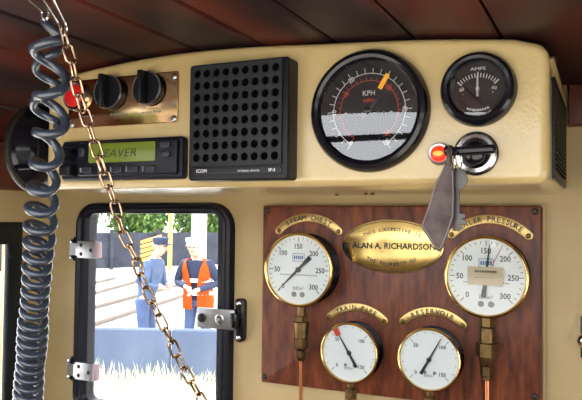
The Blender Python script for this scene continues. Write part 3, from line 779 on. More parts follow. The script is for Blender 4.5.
def pressure_gauge(name_label, x, z, R_, depth, big, val, extra=None, hexes=None):
    t = thing('pressure_gauge', name_label, 'gauge', (x, BT, z))
    D = -depth
    bm = B(); lathe(bm, [(R_ * .90, 0), (R_ * .90, D + .004)], seg=48); lathe(bm, [(R_ * .97, -.003), (R_ * .97, 0)], seg=48); lathe(bm, [(R_ * .90, -.003), (R_ * .97, -.003)], seg=48); obj('case', bm, 'bezel_black', t)
    bm = B(); lathe(bm, [(R_ * .90, D + .0075), (R_ * .985, D + .0060), (R_, D + .0030), (R_ * .985, D + .0008), (R_ * .955, D), (R_ * .925, D + .0010), (R_ * .915, D + .0042)], seg=72); obj('bezel', bm, 'brass', t)
    bm = B(); lathe(bm, [(0, D + .0040), (R_ * .92, D + .0040)], seg=56); obj('dial', bm, 'dial_white', t)
    yd = D + .0038
    bm = B()
    if big:
        nt, lab, vmax = 60, (0, 50, 100, 150, 200, 250, 300), 300
        for i in range(31):
            a = ang(i, 0, 30, 225, -45); mj = i % 5 == 0
            L_ = .125 if mj else .070
            quad(bm, R_ * (.87 - L_ / 2) * math.cos(a), R_ * (.87 - L_ / 2) * math.sin(a), R_ * L_, R_ * (.018 if mj else .014), yd, a)
    else:
        lab, vmax = (0, 50, 100, 150), 150
        for i in range(16):
            a = ang(i, 0, 15, 225, -45); mj = i % 5 == 0
            L_ = .15 if mj else .05
            quad(bm, R_ * (.87 - L_ / 2) * math.cos(a), R_ * (.87 - L_ / 2) * math.sin(a), R_ * L_, R_ * .022, yd, a)
    obj('tick_marks', bm, 'ink' if big else 'ink_grey', t, 0)
    bm = B()
    for v in lab:
        a = ang(v, 0, vmax, 225, -45)
        rr = R_ * (.63 if big else .60)
        text(bm, str(v), R_ * (.135 if big else .12), rr * math.cos(a), rr * math.sin(a), yd, wide=.9, bold=R_ * .0035)
    text(bm, 'lbf/in\u00b2', R_ * .10, 0, -R_ * .49, yd, wide=1.0)
    obj('numerals', bm, 'ink', t, 0)
    bm = B()
    if big:
        for sx in (-1, 1): band(bm, 0.0001, R_ * .075, 0, 2 * PI, yd, sx * R_ * .12, -R_ * .66, 16)
        for k in range(20): quad(bm, (k - 9.5) * R_ * .055, -R_ * .14, R_ * .034, R_ * .030, yd)
    else:
        for sx in (-.8, 1.1): band(bm, 0.0001, R_ * .055, 0, 2 * PI, yd, sx * R_ * .16, -R_ * .40, 12)
    obj('small_print', bm, 'ink_grey', t, 0)
    if big:
        bm = B()
        w, h, zc = R_ * .34, R_ * .20, R_ * .33
        for s in (-1, 1): quad(bm, 0, zc + s * h / 2, w, R_ * .015, yd); quad(bm, s * w / 2, zc, R_ * .015, h, yd)
        for k in range(5): quad(bm, (k - 2) * w * .17, zc, w * .12, h * .5, yd)
        obj('maker_mark', bm, 'ink_blue', t, 0)
    a = ang(val, 0, vmax, 225, -45)
    bm = B()
    if big:
        needle(bm, a, R_ * .80, R_ * .10, R_ * .075, R_ * .012, R_ * .07, D + .0015, .0006)
        needle(bm, a + PI, R_ * .50, 0, R_ * .06, R_ * .13, R_ * .06, D + .0015, .0006)
    else:
        needle(bm, a, R_ * .80, R_ * .10, R_ * .07, R_ * .016, R_ * .07, D + .0015, .0006)
        needle(bm, a + PI, R_ * .52, 0, R_ * .06, R_ * .11, R_ * .06, D + .0015, .0006)
    lathe(bm, [(0, D + .0009), (R_ * .06, D + .0011), (R_ * .075, D + .0020), (R_ * .075, D + .0038)], seg=20)
    obj('needle', bm, 'ink', t)
    if extra: extra(t, R_, D)
    bm = B(); lathe(bm, [(0, D + .0008 - .0006), (R_ * .925, D + .0008 - .0006)], seg=48); obj('cover_glass', bm, 'pressure_glass', t)
    bm = B(); fitting(bm, hexes); obj('pipe_fitting', bm, 'brass_old', t)
    z_end = hexes[-1][1]
    bm = B(); tube(bm, [(0, -.020, z_end + .002), (0.0005, -.020, z_end - .05), (-.001, -.0190, z_end - .14), (0, -.0185, z_end - .30)], .0026, 10); obj('copper_pipe', bm, 'copper', t)
    return t

def boiler_extra(t, R_, D):
    bm = B(); a = math.radians(63); needle(bm, a, R_ * .84, 0, R_ * .016, R_ * .014, R_ * .016, D + .0030, .0004); tag(obj('limit_line', bm, 'ink_red', t), 'thin red limit line')
    bm = B(); prism(bm, rrect(-R_ * .43, R_ * .40, -R_ * .20, R_ * .24, .0004, 1), D + .0004, D + .0008)
    s = obj('inspection_sticker', bm, 'paper', t); tag(s, 'buff paper sticker')
    bm = B()
    for k in range(9): quad(bm, (k - 4) * R_ * .058, R_ * .13, R_ * .046, R_ * .05, D + .0003)
    for k in range(7): quad(bm, (k - 3.6) * R_ * .07, -R_ * .02, R_ * .035, R_ * .014, D + .0003)
    obj('sticker_print', bm, 'ink', s, 0)
def train_extra(t, R_, D):
    a = math.radians(122.5)
    bm = B(); c, s_ = math.cos(a), math.sin(a)
    prism(bm, [(R_ * r * c - w * s_ * R_, R_ * r * s_ + w * c * R_) for r, w in ((.66, .09), (.66, -.09), (.90, -.09), (.90, .09))][::1], D + .0010, D + .0014)
    tag(obj('red_marker', bm, 'ink_red', t), 'red marker at the needle tip')
big_fit = [('r', -.066, -.052, .0065, .0065), ('hex', -.0735, -.065, .0100, .0100), ('r', -.096, -.0735, .0102, .0110), ('hex', -.110, -.096, .0105, .0110), ('r', -.114, -.110, .006, .008), ('hex', -.124, -.114, .0072, .0072), ('r', -.128, -.124, .005, .006)]
boil_fit = [('hex', -.063, -.048, .0095, .0095), ('r', -.083, -.064, .0090, .0085), ('hex', -.100, -.083, .0135, .0135), ('r', -.112, -.100, .0080, .0105), ('hex', -.124, -.112, .0085, .0085), ('hex', -.129, -.1245, .0075, .0075)]
sm_fit = [('r', -.050, -.038, .0050, .0050), ('hex', -.060, -.049, .0082, .0082), ('r', -.080, -.060, .0072, .0078), ('hex', -.094, -.080, .0095, .0095)]
GR = .0520
pressure_gauge('large brass-rimmed steam pressure gauge at the left edge of the board, needle at zero', -.3925, 1.4828, GR, .036, True, 1, None, big_fit)
pressure_gauge('large brass-rimmed boiler pressure gauge with a buff sticker across its dial', -.1378, 1.4840, .0514, .034, True, 157, boiler_extra, boil_fit)
pressure_gauge('small brass-rimmed gauge with a red mark at its needle tip', -.3178, 1.3735, .0410, .032, False, 57.5, train_extra, sm_fit)
pressure_gauge('small brass-rimmed gauge without a red mark, right of the other small one', -.2092, 1.3745, .0410, .032, False, 91, None, sm_fit)

# ---------------------------------------------------------------- black round housing left of the console
t = thing('round_horn_housing', 'black round dished housing behind the coiled cord left of the console', 'loudspeaker', (-0.6745, -.218, 1.6450))
bm = B(); lathe(bm, [(0, -.004), (.020, -.006), (.040, -.014), (.050, -.026), (.0590, -.030), (.0610, -.033), (.0600, -.036), (.0560, -.034), (.046, -.030)], seg=48, axis='X'); obj('dish', bm, 'bezel_black', t)
bm = B(); lathe(bm, [(.0585, -.028), (.0622, -.029), (.0632, -.033), (.0622, -.037), (.0585, -.038)], seg=48, axis='X'); obj('rim', bm, 'dark_metal', t)
bm = B(); box(bm, (.001, .02, 0), (.009, .05, .03), bev=.002); obj('bracket', bm, 'black_plastic', t)
bm = B(); tube(bm, [(-.010, -.038, -.030), (-.024, -.046, -.031)], [.0032, .0050], 12); lathe(bm, [(0, -.031), (.004, -.030), (.0055, -.026), (.0045, -.022)], (0, -.048, -.031), 14, 'X'); obj('clamp_knob', bm, 'bezel_black', t)

# ---------------------------------------------------------------- wire hooks, cord, chain
def wire_loop(label, x, y, zt, zb, w, twist):
    """two bent wires from a ceiling eye down to a tight bottom bend"""
    bm = B(); c, s = math.cos(twist), math.sin(twist); pts = []
    for k in range(25):
        u = k / 24
        a = -PI / 2 + 0 * u
        if u < .4: px, pz = -w, zt + (zb + w - zt) * (u / .4)
        elif u > .6: px, pz = w, zt + (zb + w - zt) * ((1 - u) / .4)
        else:
            th = PI + PI * (u - .4) / .2; px, pz = w * math.cos(th), zb + w + w * math.sin(th)
        tp = (pz - zb) / (zt - zb); px *= .45 + .55 * tp
        pts.append((x + px * c, y + px * s - .040 * max(0, (pz - zb - .008) / (zt - zb)), pz))
    tube(bm, pts, .0013, 8)
    o = obj('wire_hook', bm, 'chrome'); tag(o, label, 'hook')
    bm = B(); lathe(bm, [(0, -.005), (.0035, -.0045), (.0055, -.002), (.0075, .0)], (x, y - .038, zt + .001), 18, 'Z'); obj('ceiling_eye', bm, 'steel', o)
    return o
wire_loop('narrow bright wire hook under the roof at the very top left', -.4760, -.4500, ceil_z(-.476) - .0005, 1.7350, .0045, .5)
wire_loop('wider bright wire hook holding the bronze chain', -.4378, -.4663, ceil_z(-.438) - .0005, 1.7125, .0055, .35)

def catmull(P, t):
    i = min(int(t), len(P) - 2); u = t - i
    p0, p1, p2, p3 = P[max(i - 1, 0)], P[i], P[i + 1], P[min(i + 2, len(P) - 1)]
    return [0.5 * ((2 * b) + (-a + c) * u + (2 * a - 5 * b + 4 * c - d) * u * u + (-a + 3 * b - 3 * c + d) * u ** 3) for a, b, c, d in zip(p0, p1, p2, p3)]
# x, y, z of coil axis, coil radius (to wire centre), pitch, wire radius
CC = [(-0.4724, -0.4500, 1.7330, 0.0165, .0300, .0046), (-0.4736, -0.4450, 1.6985, 0.0150, .0400, .0047), (-0.4846, -0.4300, 1.6545, 0.0145, .0420, .0047),
      (-0.5106, -0.4100, 1.6038, 0.0130, .0310, .0046), (-0.5457, -0.3800, 1.5433, 0.0128, .0225, .0043), (-0.5849, -0.3450, 1.4696, 0.0128, .0155, .0040),
      (-0.6244, -0.3100, 1.3932, 0.0138, .0145, .0040), (-0.6589, -0.2800, 1.3231, 0.0142, .0150, .0040), (-0.6820, -0.2600, 1.2522, 0.0142, .0160, .0040)]
pts, rad = [], []
tt, phase = 0.0, PI
rnd = [random.uniform(-1, 1) for _ in range(60)]
while tt < len(CC) - 1.001:
    x, y, z, r, pitch, wr = catmull(CC, tt)
    x2, y2, z2 = catmull(CC, min(tt + .01, len(CC) - 1.0001))[:3]
    ds = (V(x2, y2, z2) - V(x, y, z)).length / .01
    n = int(phase / (2 * PI)); j = rnd[n % 60] * .6 + rnd[(n + 1) % 60] * .4 * (phase / 2 / PI - n)
    r_ = r * (1 + .10 * j)
    d = V(x2 - x, y2 - y, z2 - z).normalized()
    e1 = d.cross(V(0, 1, 0)).normalized(); e2 = d.cross(e1)
    tilt = .0035 * math.cos(phase + .6) + .0012 * j
    pts.append(V(x, y, z) + e1 * r_ * math.cos(phase) + e2 * r_ * math.sin(phase) + d * tilt)
    rad.append(wr)
    dphi = 2 * PI / 18
    phase += dphi
    tt += (pitch * (1 + .12 * rnd[(n * 7) % 60]) / 18) / ds
# return strand: a looser run of the same cord hung back over the hook behind the main coil
pre, ph = [], 0.0
zz = 1.640
while zz < 1.722:
    k = (zz - 1.640) / .082
    pre.append(V(-0.5040 + .018 * k + .0140 * math.cos(ph), -.4180 - .014 * k + .0115 * math.sin(ph), zz)); ph += 2 * PI / 14; zz += .0350 / 14
end, st = pre[-1], pts[0]
top = [end.lerp(st, u) + V(-.001, 0.004, .016 * math.sin(PI * u)) for u in (.15, .3, .45, .6, .75, .9)]
allp = pre + top + pts
j0 = len(pre)
for _ in range(14):
    allp = [p if (i < j0 - 5 or i > j0 + len(top) + 4) else allp[i - 1] * .25 + p * .5 + allp[i + 1] * .25 for i, p in enumerate(allp)]
bm = B(); tube(bm, allp, [.0040] * len(pre) + [.0043] * len(top) + rad, 10)
t = thing('coiled_cord', 'thick black coiled handset cord hanging at the left from a roof hook', 'cord', tuple(pts[-1]))
o = obj('cord', bm, 'cord', t, 60); o.location = -pts[-1]
bm = B(); e = pts[-1]; tube(bm, [e, e + V(-.002, -.002, -.02), e + V(0, 0, -.05)], [.0055, .006, .005], 12); o = obj('strain_relief', bm, 'black_plastic', t); o.location = -pts[-1]

CHN = [(-0.4570, -0.447, 1.7250), (-0.4555, -0.445, 1.7150), (-0.4515, -0.44, 1.6958), (-0.4527, -0.43, 1.6696), (-0.4423, -0.42, 1.6259), (-0.4368, -0.41, 1.5943), (-0.4317, -0.4, 1.5659), (-0.4275, -0.39, 1.5331),
       (-0.419, -0.385, 1.5167), (-0.4146, -0.375, 1.488), (-0.4064, -0.365, 1.461), (-0.3974, -0.355, 1.4337), (-0.3894, -0.345, 1.4069), (-0.3788, -0.335, 1.3811), (-0.3674, -0.32, 1.3468), (-.350, -.30, 1.290)]
CHN = [(x * .96, -.93 + (y + .93) * .96, 1.55 + (z - 1.55) * .96) for x, y, z in CHN]
dense = [V(*catmull([V(*p) for p in CHN], k / 20)) for k in range((len(CHN) - 1) * 20)]
t = thing('bronze_chain', 'worn bronze link chain hanging slantwise from the roof across the window', 'chain', tuple(dense[-1]))
bm = B(); Ls, Ws, wr = .0060, .0044, .00120
lp = [V(Ws * math.cos(a), 0, Ls * (1 if math.sin(a) >= 0 else -1) * 0 + (Ls if math.sin(a) > 1e-6 else -Ls if math.sin(a) < -1e-6 else 0) * .68 + Ws * math.sin(a)) for a in [2 * PI * (k + .5) / 20 for k in range(20)]]
tube(bm, lp, wr, 8, closed=True)
link0 = None
pitch, acc, k = .01460, 0.0, 0
prev = dense[0]
for i in range(1, len(dense)):
    acc += (dense[i] - dense[i - 1]).length
    if acc >= pitch:
        acc -= pitch
        cur = dense[i]; mid = (cur + prev) / 2; d = (prev - cur).normalized(); prev = cur
        if link0 is None: link0 = o = obj('chain_link', bm, 'chain', t)
        else: o = share(link0, 'chain_link', t)
        q = V(0, 0, 1).rotation_difference(d).to_matrix()
        face = -.45 if k % 2 == 0 else -.45 + PI / 2
        q = q @ Matrix.Rotation(face + random.uniform(-.15, .15), 3, 'Z')
        sc_ = 1.06 if i < 120 else 1.0
        o.matrix_local = Matrix.Translation(mid - dense[-1]) @ q.to_4x4() @ Matrix.Diagonal((sc_, sc_, 1.02, 1))
        k += 1

# ---------------------------------------------------------------- outside: ground, retaining wall, track, fence
eA, ed = V(-5.96, 6.05, 0), V(1.72, .72, 0).normalized()
en = V(-ed.y, ed.x, 0)
bm = B()
c = [eA - ed * 40, eA + ed * 60, eA + ed * 60 + en * 140, eA - ed * 90 + en * 140, eA - ed * 90]
a = [bm.verts.new((p.x, p.y, -.45)) for p in c]; b = [bm.verts.new((p.x, p.y, -1.6)) for p in c]
bm.faces.new(a)
for i in range(len(c)): bm.faces.new((a[i], b[i], b[(i + 1) % len(c)], a[(i + 1) % len(c)]))
structure('ground', bm, 'ground')
bm = B(); vs = [bm.verts.new(p) for p in ((-80, -60, -.47), (80, -60, -.47), (80, 60, -.47), (-80, 60, -.47))]; bm.faces.new(vs); structure('ground_lower', bm, 'ground')

rw = root_structure('wall_retaining')
bm = B(); box(bm, (0, 0, 0), (.985, .10, .66), bev=.02, seg=1); s0 = obj('concrete_slab', bm, 'concrete', rw, 0)
rz = math.atan2(ed.y, ed.x)
for i in range(-7, 12):
    p = eA + ed * (i + .5) - en * (.06 + random.uniform(0, .015))
    o = s0 if i == -7 else share(s0, 'concrete_slab', rw)
    o.location = (p.x, p.y, -.15); o.rotation_euler = (random.uniform(-.01, .01), 0, rz)

tr = thing('railway_track', 'railway track crossing the pale ground beyond the window', 'track', (-9.6, 10.4, -.45), (0, 0, .26))
for s in (-.55, .55):
    bm = B()
    box(bm, (s, 3.5, .075), (.045, 13, .03)); box(bm, (s, 3.5, .035), (.014, 13, .06)); box(bm, (s, 3.5, .004), (.08, 13, .012)); obj('rail', bm, 'rail', tr, 0)
bm = B(); box(bm, (0, 0, 0), (1.7, .22, .06), bev=.01, seg=1); s0 = obj('sleeper', bm, 'sleeper', tr, 0)
for i in range(17):
    o = s0 if i == 0 else share(s0, 'sleeper', tr)
    o.location = (random.uniform(-.02, .02), -1.8 + i * .72, -.022)
tr2 = thing('railway_track', 'second railway track behind the two people', 'track', (-13.0, 13.6, -.45), (0, 0, .34))
for s in (-.55, .55):
    bm = B()
    box(bm, (s, .5, .075), (.045, 8, .03)); box(bm, (s, .5, .035), (.014, 8, .06)); box(bm, (s, .5, .004), (.08, 8, .012)); obj('rail', bm, 'rail', tr2, 0)
for i in range(10):
    o = share(s0, 'sleeper', tr2); o.location = (0, -3.2 + i * .8, -.022)

F0, F1 = V(-24.0, 10.7, -.45), V(-10.3, 35.3, -.45)
fn = thing('board_fence', 'long dark board fence at the far side of the yard', 'fence', tuple(F0), (0, 0, math.atan2(F1.y - F0.y, F1.x - F0.x)))
bm = B(); box(bm, (0, 0, 0), (1.92, .05, 1.42), bev=.02, seg=1); s0 = obj('fence_panel', bm, 'fence', fn, 0)
bm = B(); box(bm, (0, 0, 0), (.14, .14, 1.6), bev=.02, seg=1); p0 = obj('fence_post', bm, 'fence', fn, 0)
nf = int((F1 - F0).length / 2)
for i in range(nf):
    o = s0 if i == 0 else share(s0, 'fence_panel', fn); o.location = (2 * i + 1, random.uniform(-.03, .03), .76)
    o = p0 if i == 0 else share(p0, 'fence_post', fn); o.location = (2 * i, -.10, .8)

def post(label, x, y, h, w, m):
    t = thing('yard_post', label, 'post', (x, y, -.45))
    bm = B(); box(bm, (0, 0, h / 2), (w, w, h), bev=.02, seg=1); obj('shaft', bm, m, t, 0)
    bm = B(); box(bm, (0, 0, h + .04), (w * 1.15, w * 1.15, .08), bev=.02, seg=1); obj('cap', bm, m, t, 0)
post('tall white square post just right of the person in the orange vest', -15.15, 23.0, 2.9, .46, 'post_white')
post('slim pale yellow post rising behind the person in blue overalls', -15.8, 21.9, 2.4, .14, 'post_yellow')
post('pale yellow post standing against the fence right of the white post', -14.10, 23.6, 2.4, .22, 'post_yellow')

t = thing('slatted_barrier', 'orange slatted barrier standing behind the person in blue overalls', 'barrier', (-15.0, 19.55, -.45), (0, 0, .75))
bm = B(); box(bm, (0, 0, 0), (.78, .05, .11), Matrix.Rotation(-.30, 3, 'Y'), bev=.01, seg=1); s0 = obj('slat', bm, 'orange_wood', t, 0)
for i in range(6):
    o = s0 if i == 0 else share(s0, 'slat', t); o.location = (0, -.05, .48 + i * .165)
bm = B()
for s in (-.36, .36): box(bm, (s, 0, .70), (.09, .08, 1.40), bev=.01, seg=1)
obj('frame', bm, 'fence', t, 0)

# ---------------------------------------------------------------- trees
def tree(label, x, y, zb, h, r, seed, group='trees'):
    rg = random.Random(seed)
    t = thing('leafy_tree', label, 'tree', (x, y, zb), group=group)
    bm = B(); tube(bm, [(0, 0, -.1), (.05 * h, 0, h * .3), (0, .03 * h, h * .62)], [.045 * h, .03 * h, .015 * h], 8)
    for k in range(5):
        a = k * 1.3 + rg.random(); z0 = h * (.28 + .06 * k)
        tube(bm, [(.03 * h, 0, z0), (math.cos(a) * r * .35, math.sin(a) * r * .35, z0 + h * .12), (math.cos(a) * r * .6, math.sin(a) * r * .6, z0 + h * .22)], [.014 * h, .010 * h, .005 * h], 6)
    obj('trunk', bm, 'bark', t)
    bm = B()
    for k in range(5200):
        u = rg.random() ** .4
        a, b_ = rg.uniform(0, 2 * PI), math.acos(rg.uniform(-1, 1))
        lump = 1 + .25 * math.sin(3 * a + seed) * math.sin(2 * b_ * 1.5)
        p = V(r * u * lump * math.sin(b_) * math.cos(a), r * u * lump * math.sin(b_) * math.sin(a), h * .52 + h * .46 * u * lump * math.cos(b_))
        s = rg.uniform(.10, .22) * (r / 2.5)
        q = Matrix.Rotation(rg.uniform(0, 6.3), 3, 'Z') @ Matrix.Rotation(rg.uniform(0, 3.1), 3, 'X')
        vs = [bm.verts.new(p + q @ V(*c_) * s) for c_ in ((-.5, -1, 0), (.5, -1, .1), (.75, .2, -.1), (0, 1.1, 0), (-.75, .2, .1))]
        bm.faces.new(vs)
    o = obj('foliage', bm, 'leaves', t, 0); o['kind'] = 'stuff'
FG = 'trees beyond the yard fence'
k = 0
fd = (F1 - F0).normalized(); fb = V(-fd.y, fd.x, 0)
for u, h, r in ((5.0, 4.6, 1.5), (8.4, 5.2, 1.55), (11.8, 4.5, 1.5), (15.2, 5.0, 1.55), (18.6, 4.6, 1.5), (22.0, 5.2, 1.55)):
    p = F0 + fd * u + fb * 4.5
    tree('green leafy tree in the row showing above the dark board fence', p.x, p.y, -.45, h, r, 10 + k, FG); k += 1

t = thing('reflection_shed', 'small grey shed added unseen behind the cab for its reflection', 'shed', (-4.9, -12.5, -.45), (0, 0, .2))  # unseen shed, added as a dark shape for the speedometer reflection
bm = B(); box(bm, (0, 0, 1.25), (1.9, 1.6, 2.5)); obj('walls', bm, 'sleeper', t, 0)
bm = B(); prism(bm, [(-1.1, 2.45), (1.1, 2.45), (0, 3.15)], -.95, .95); obj('roof', bm, 'fence', t, 0)
bm = B(); box(bm, (0, .82, 1.0), (.8, .05, 1.9), bev=.01, seg=1); obj('door', bm, 'fence', t, 0)

# unseen leaf bank added far behind the cab to green the brass reflections
rg = random.Random(5); bm = B()
for k in range(9000):
    x = rg.uniform(-34, 34); top = 2.7 + .5 * math.sin(x * .9) + .3 * math.sin(x * 2.3)
    z = -.45 + top * rg.random() ** .8; s_ = rg.uniform(.16, .34)
    p = V(x, -27 + rg.uniform(-.7, .9), z); q = Matrix.Rotation(rg.uniform(0, 6.3), 3, 'Z') @ Matrix.Rotation(rg.uniform(0, 3.1), 3, 'X')
    bm.faces.new([bm.verts.new(p + q @ V(*c_) * s_) for c_ in ((-.5, -1, 0), (.5, -1, .1), (.75, .2, -.1), (0, 1.1, 0), (-.75, .2, .1))])
o = obj('added_hedge', bm, 'leaves', None, 0); tag(o, 'long green leaf bank added unseen behind the cab for the brass reflections', 'added_hedge', kind='stuff')

# dry grass in front of the retaining wall
rg = random.Random(8)
bm = B()
for k in range(5200):
    u, w = rg.uniform(-2.0, 4.0), rg.uniform(.25, 2.6)
    p = eA + ed * u - en * w
    cl = .5 + .5 * math.sin(p.x * 5.1) * math.sin(p.y * 3.7)
    h = rg.uniform(.08, .20) + .30 * cl * rg.random()
    a = rg.uniform(0, 6.28); lean = V(math.cos(a), math.sin(a), 0) * h * rg.uniform(.1, .45)
    wd = V(math.cos(a + 1.57), math.sin(a + 1.57), 0) * rg.uniform(.006, .012)
    b0 = V(p.x, p.y, -.47)
    v = [bm.verts.new(b0 - wd), bm.verts.new(b0 + wd), bm.verts.new(b0 + lean * .4 + V(0, 0, h * .6) + wd * .7), bm.verts.new(b0 + lean + V(0, 0, h)), bm.verts.new(b0 + lean * .4 + V(0, 0, h * .6) - wd * .7)]
    bm.faces.new(v)
o = obj('dry_grass', bm, 'blade', None, 0); tag(o, 'pale dry grass growing below the blue-grey retaining wall', 'grass', kind='stuff')

# ---------------------------------------------------------------- people
def skin_obj(name, nodes, edges, m, parent, sub=2):
    """nodes: name -> (x, y, z, r) or (x, y, z, rx, ry); first node is the root"""
    names = list(nodes)
    me = bpy.data.meshes.new(name)
    me.from_pydata([nodes[n][:3] for n in names], [(names.index(a), names.index(b)) for a, b in edges], [])
    o = bpy.data.objects.new(name, me); col.objects.link(o); o.parent = parent
    md = o.modifiers.new('skin', 'SKIN'); md.use_smooth_shade = True
    sv = me.skin_vertices[0].data
    for i, n in enumerate(names):
        v = nodes[n]; sv[i].radius = (v[3], v[4] if len(v) > 4 else v[3]); sv[i].use_root = (i == 0)
    s = o.modifiers.new('subdivision', 'SUBSURF'); s.levels = sub; s.render_levels = sub
    me.materials.append(M[m])
    return o

def person(label, loc, rz, lean, elbows, hands_, coat, legs, headtilt, cap, vest=False):
    t = thing('person', label, 'person', loc, (0, 0, rz))
    # lean: forward shift of chest (toward -Y)
    ch = V(0, -lean * .6, 1.30); nk = V(0, -lean, 1.47); hd = nk + V(0, -.03 - headtilt * .10, .10)
    top = hd + V(0, -headtilt * .06, .12)
    nodes = {'pelvis': (0, 0, .95, .13, .10), 'belly': (0, -lean * .25, 1.10, .13, .10), 'chest': (*ch, .155, .11), 'neckbase': (*nk, .065), 'neck': (*(nk + V(0, -.01, .045)), .052),
             'jaw': (*hd, .066, .080), 'skull': (*(hd + V(0, 0, .07)), .078, .095), 'crown': (*top, .050, .058)}
    edges = [('pelvis', 'belly'), ('belly', 'chest'), ('chest', 'neckbase'), ('neckbase', 'neck'), ('neck', 'jaw'), ('jaw', 'skull'), ('skull', 'crown')]
    coatn = {'c_belly': (0, -lean * .2, 1.02, .165, .125), 'c_waist': (0, -lean * .3, 1.15, .16, .125), 'c_chest': (*ch, .185, .135), 'c_col': (*(nk + V(0, 0, -.03)), .085), }
    coate = [('c_belly', 'c_waist'), ('c_waist', 'c_chest'), ('c_chest', 'c_col')]
    coatn['c_hem'] = (0, 0, .84, .175, .135); coate.append(('c_hem', 'c_belly'))
    for s, side in ((-1, 'l'), (1, 'r')):
        sh = nk + V(s * .19, .01, -.07); el = V(*elbows[side]); wr = V(*hands_[side]); fa = (wr - el).normalized()
        nodes['sh' + side] = (*sh, .055); nodes['el' + side] = (*el, .042); nodes['wr' + side] = (*wr, .028)
        pm = wr + fa * .055; nodes['palm' + side] = (*pm, .038, .018)
        edges += [('chest', 'sh' + side), ('sh' + side, 'el' + side), ('el' + side, 'wr' + side), ('wr' + side, 'palm' + side)]
        across = V(0, 0, 1).cross(fa).normalized()
        for q, (off, ln) in enumerate(((-.030, .060), (-.010, .075), (.010, .080), (.028, .068))):
            b0 = pm + across * off + fa * .030; b1 = b0 + fa * ln * .5 + V(0, 0, -.012); b2 = b1 + fa * ln * .35 + V(0, 0, -.028)
            nodes[f'f{side}{q}a'] = (*b0, .010); nodes[f'f{side}{q}b'] = (*b1, .009); nodes[f'f{side}{q}c'] = (*b2, .008)
            edges += [('palm' + side, f'f{side}{q}a'), (f'f{side}{q}a', f'f{side}{q}b'), (f'f{side}{q}b', f'f{side}{q}c')]
        th = wr + fa * .03 - across * .040 * s; nodes['t' + side] = (*th, .011); nodes['u' + side] = (*(th + fa * .045 - across * .012 * s), .009)
        edges += [('palm' + side, 't' + side), ('t' + side, 'u' + side)]
        coatn['cs' + side] = (*sh, .075); coatn['ce' + side] = (*el, .058); coatn['cw' + side] = (*(wr - fa * .02), .042)
        coate += [('c_chest', 'cs' + side), ('cs' + side, 'ce' + side), ('ce' + side, 'cw' + side)]
        nodes['hip' + side] = (s * .10, 0, .88, .085); nodes['kn' + side] = (s * .12, -.03, .50, .055); nodes['an' + side] = (s * .13, .01, .09, .038)
        nodes['to' + side] = (s * .145, -.13, .035, .035, .025)
        edges += [('pelvis', 'hip' + side), ('hip' + side, 'kn' + side), ('kn' + side, 'an' + side), ('an' + side, 'to' + side)]
    skin_obj('body', nodes, edges, 'skin', t)
    skin_obj('jacket', coatn, coate, coat, t)
    tn = {'w': (0, 0, .96, .15, .115)}; te = []
    for s in (-1, 1):
        tn[f'h{s}'] = (s * .10, 0, .86, .105); tn[f'k{s}'] = (s * .12, -.03, .50, .078); tn[f'a{s}'] = (s * .13, .01, .12, .068)
        te += [('w', f'h{s}'), (f'h{s}', f'k{s}'), (f'k{s}', f'a{s}')]
    skin_obj('trousers', tn, te, legs, t)
    for s in (-1, 1):
        bm = B(); box(bm, (s * .14, -.045, .045), (.10, .28, .09), bev=.03); box(bm, (s * .135, .02, .10), (.10, .12, .12), bev=.03); obj('boot', bm, 'boot', t)
    sk = hd + V(0, 0, .065)
    def blob(name, c_, r, m, par=None):
        bm = B(); bmesh.ops.create_uvsphere(bm, u_segments=12, v_segments=8, radius=1)
        for v in bm.verts: v.co = V(v.co.x * r[0], v.co.y * r[1], v.co.z * r[2]) + V(*c_)
        return obj(name, bm, m, par or t, 60)
    for s in (-1, 1):
        blob('eye', sk + V(s * .030, -.083, .0), (.011, .008, .008), 'dark_eye'); blob('ear', sk + V(s * .080, .0, -.01), (.010, .02, .030), 'skin')
    blob('nose', sk + V(0, -.098, -.025), (.012, .018, .020), 'skin'); blob('mouth', sk + V(0, -.082, -.062), (.024, .008, .006), 'ink_red')
    bm = B(); bmesh.ops.create_uvsphere(bm, u_segments=16, v_segments=10, radius=1)
    bmesh.ops.delete(bm, geom=[v for v in bm.verts if v.co.z < -.25 or (v.co.z < .35 and v.co.y < -.25)], context='VERTS')
    for v in bm.verts: v.co = V(v.co.x * .092, v.co.y * .108, v.co.z * .105) + sk + V(0, .006, .012)
    obj('hair', bm, 'hair', t, 60)
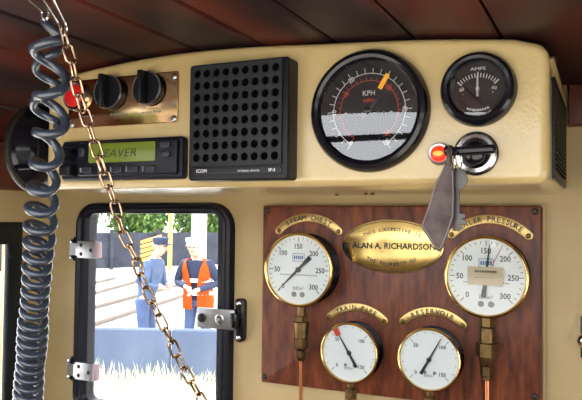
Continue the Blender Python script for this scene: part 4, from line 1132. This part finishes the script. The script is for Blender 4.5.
    bm = B(); lathe(bm, [(.098, -.015), (.104, .02), (.115, .055), (.112, .075), (.07, .088), (0, .092)], sk + V(0, 0, .045), 24, 'Z')
    c1 = obj('cap', bm, cap, t)
    bm = B(); box(bm, sk + V(0, -.115, .035), (.13, .085, .010), Matrix.Rotation(.25, 3, 'X'), bev=.004); obj('cap_peak', bm, cap, c1)
    if vest:
        bm = B(); rows_ = []
        for z, rx, ry, g in ((.78, .222, .168, .16), (.90, .226, .172, .16), (1.02, .214, .165, .18), (1.14, .208, .162, .22), (1.26, .214, .166, .34), (1.36, .214, .160, .48), (1.43, .190, .130, .70), (1.475, .135, .095, .95)):
            sh_ = -lean * max(0, (z - .9) / .57); rows_.append([bm.verts.new((rx * math.sin(q), sh_ - ry * math.cos(q), z)) for q in [g + (2 * PI - 2 * g) * k / 28 for k in range(29)]])
        for p_, q_ in zip(rows_[:-1], rows_[1:]):
            for k in range(28): bm.faces.new((p_[k], p_[k + 1], q_[k + 1], q_[k]))
        bmesh.ops.solidify(bm, geom=bm.faces[:], thickness=.008)
        obj('vest', bm, 'hivis', t, 50)
        for z in (1.0, 1.18):
            bm = B(); lathe(bm, [(1.0, -.025), (1.0, .025)], (0, 0, 0), 24, 'Z')
            for v in bm.verts: v.co = V(v.co.x * .222, v.co.y * .174 - lean * (z - .95) * 1.4, v.co.z + z)
            obj('reflective_band', bm, 'reflective', t)
    return t
cd = V(0, -.93, 0)
person('person in blue-grey overalls and a peaked cap, leaning toward the one in orange', (-5.83, 6.93, -.45), math.radians(100), .13,
       {'l': (-.27, -.12, 1.12), 'r': (.26, -.14, 1.12)}, {'l': (-.10, -.26, 1.08), 'r': (.12, -.28, 1.10)}, 'jacket', 'jeans', .5, 'navy')
person('person in an orange high-visibility vest and white cap, looking down', (-5.18, 7.26, -.45), math.radians(14), .10,
       {'l': (-.30, -.05, 1.14), 'r': (.31, -.06, 1.14)}, {'l': (-.08, -.30, 1.10), 'r': (.08, -.31, 1.06)}, 'navy', 'jeans', 1.0, 'white_cloth', vest=True)
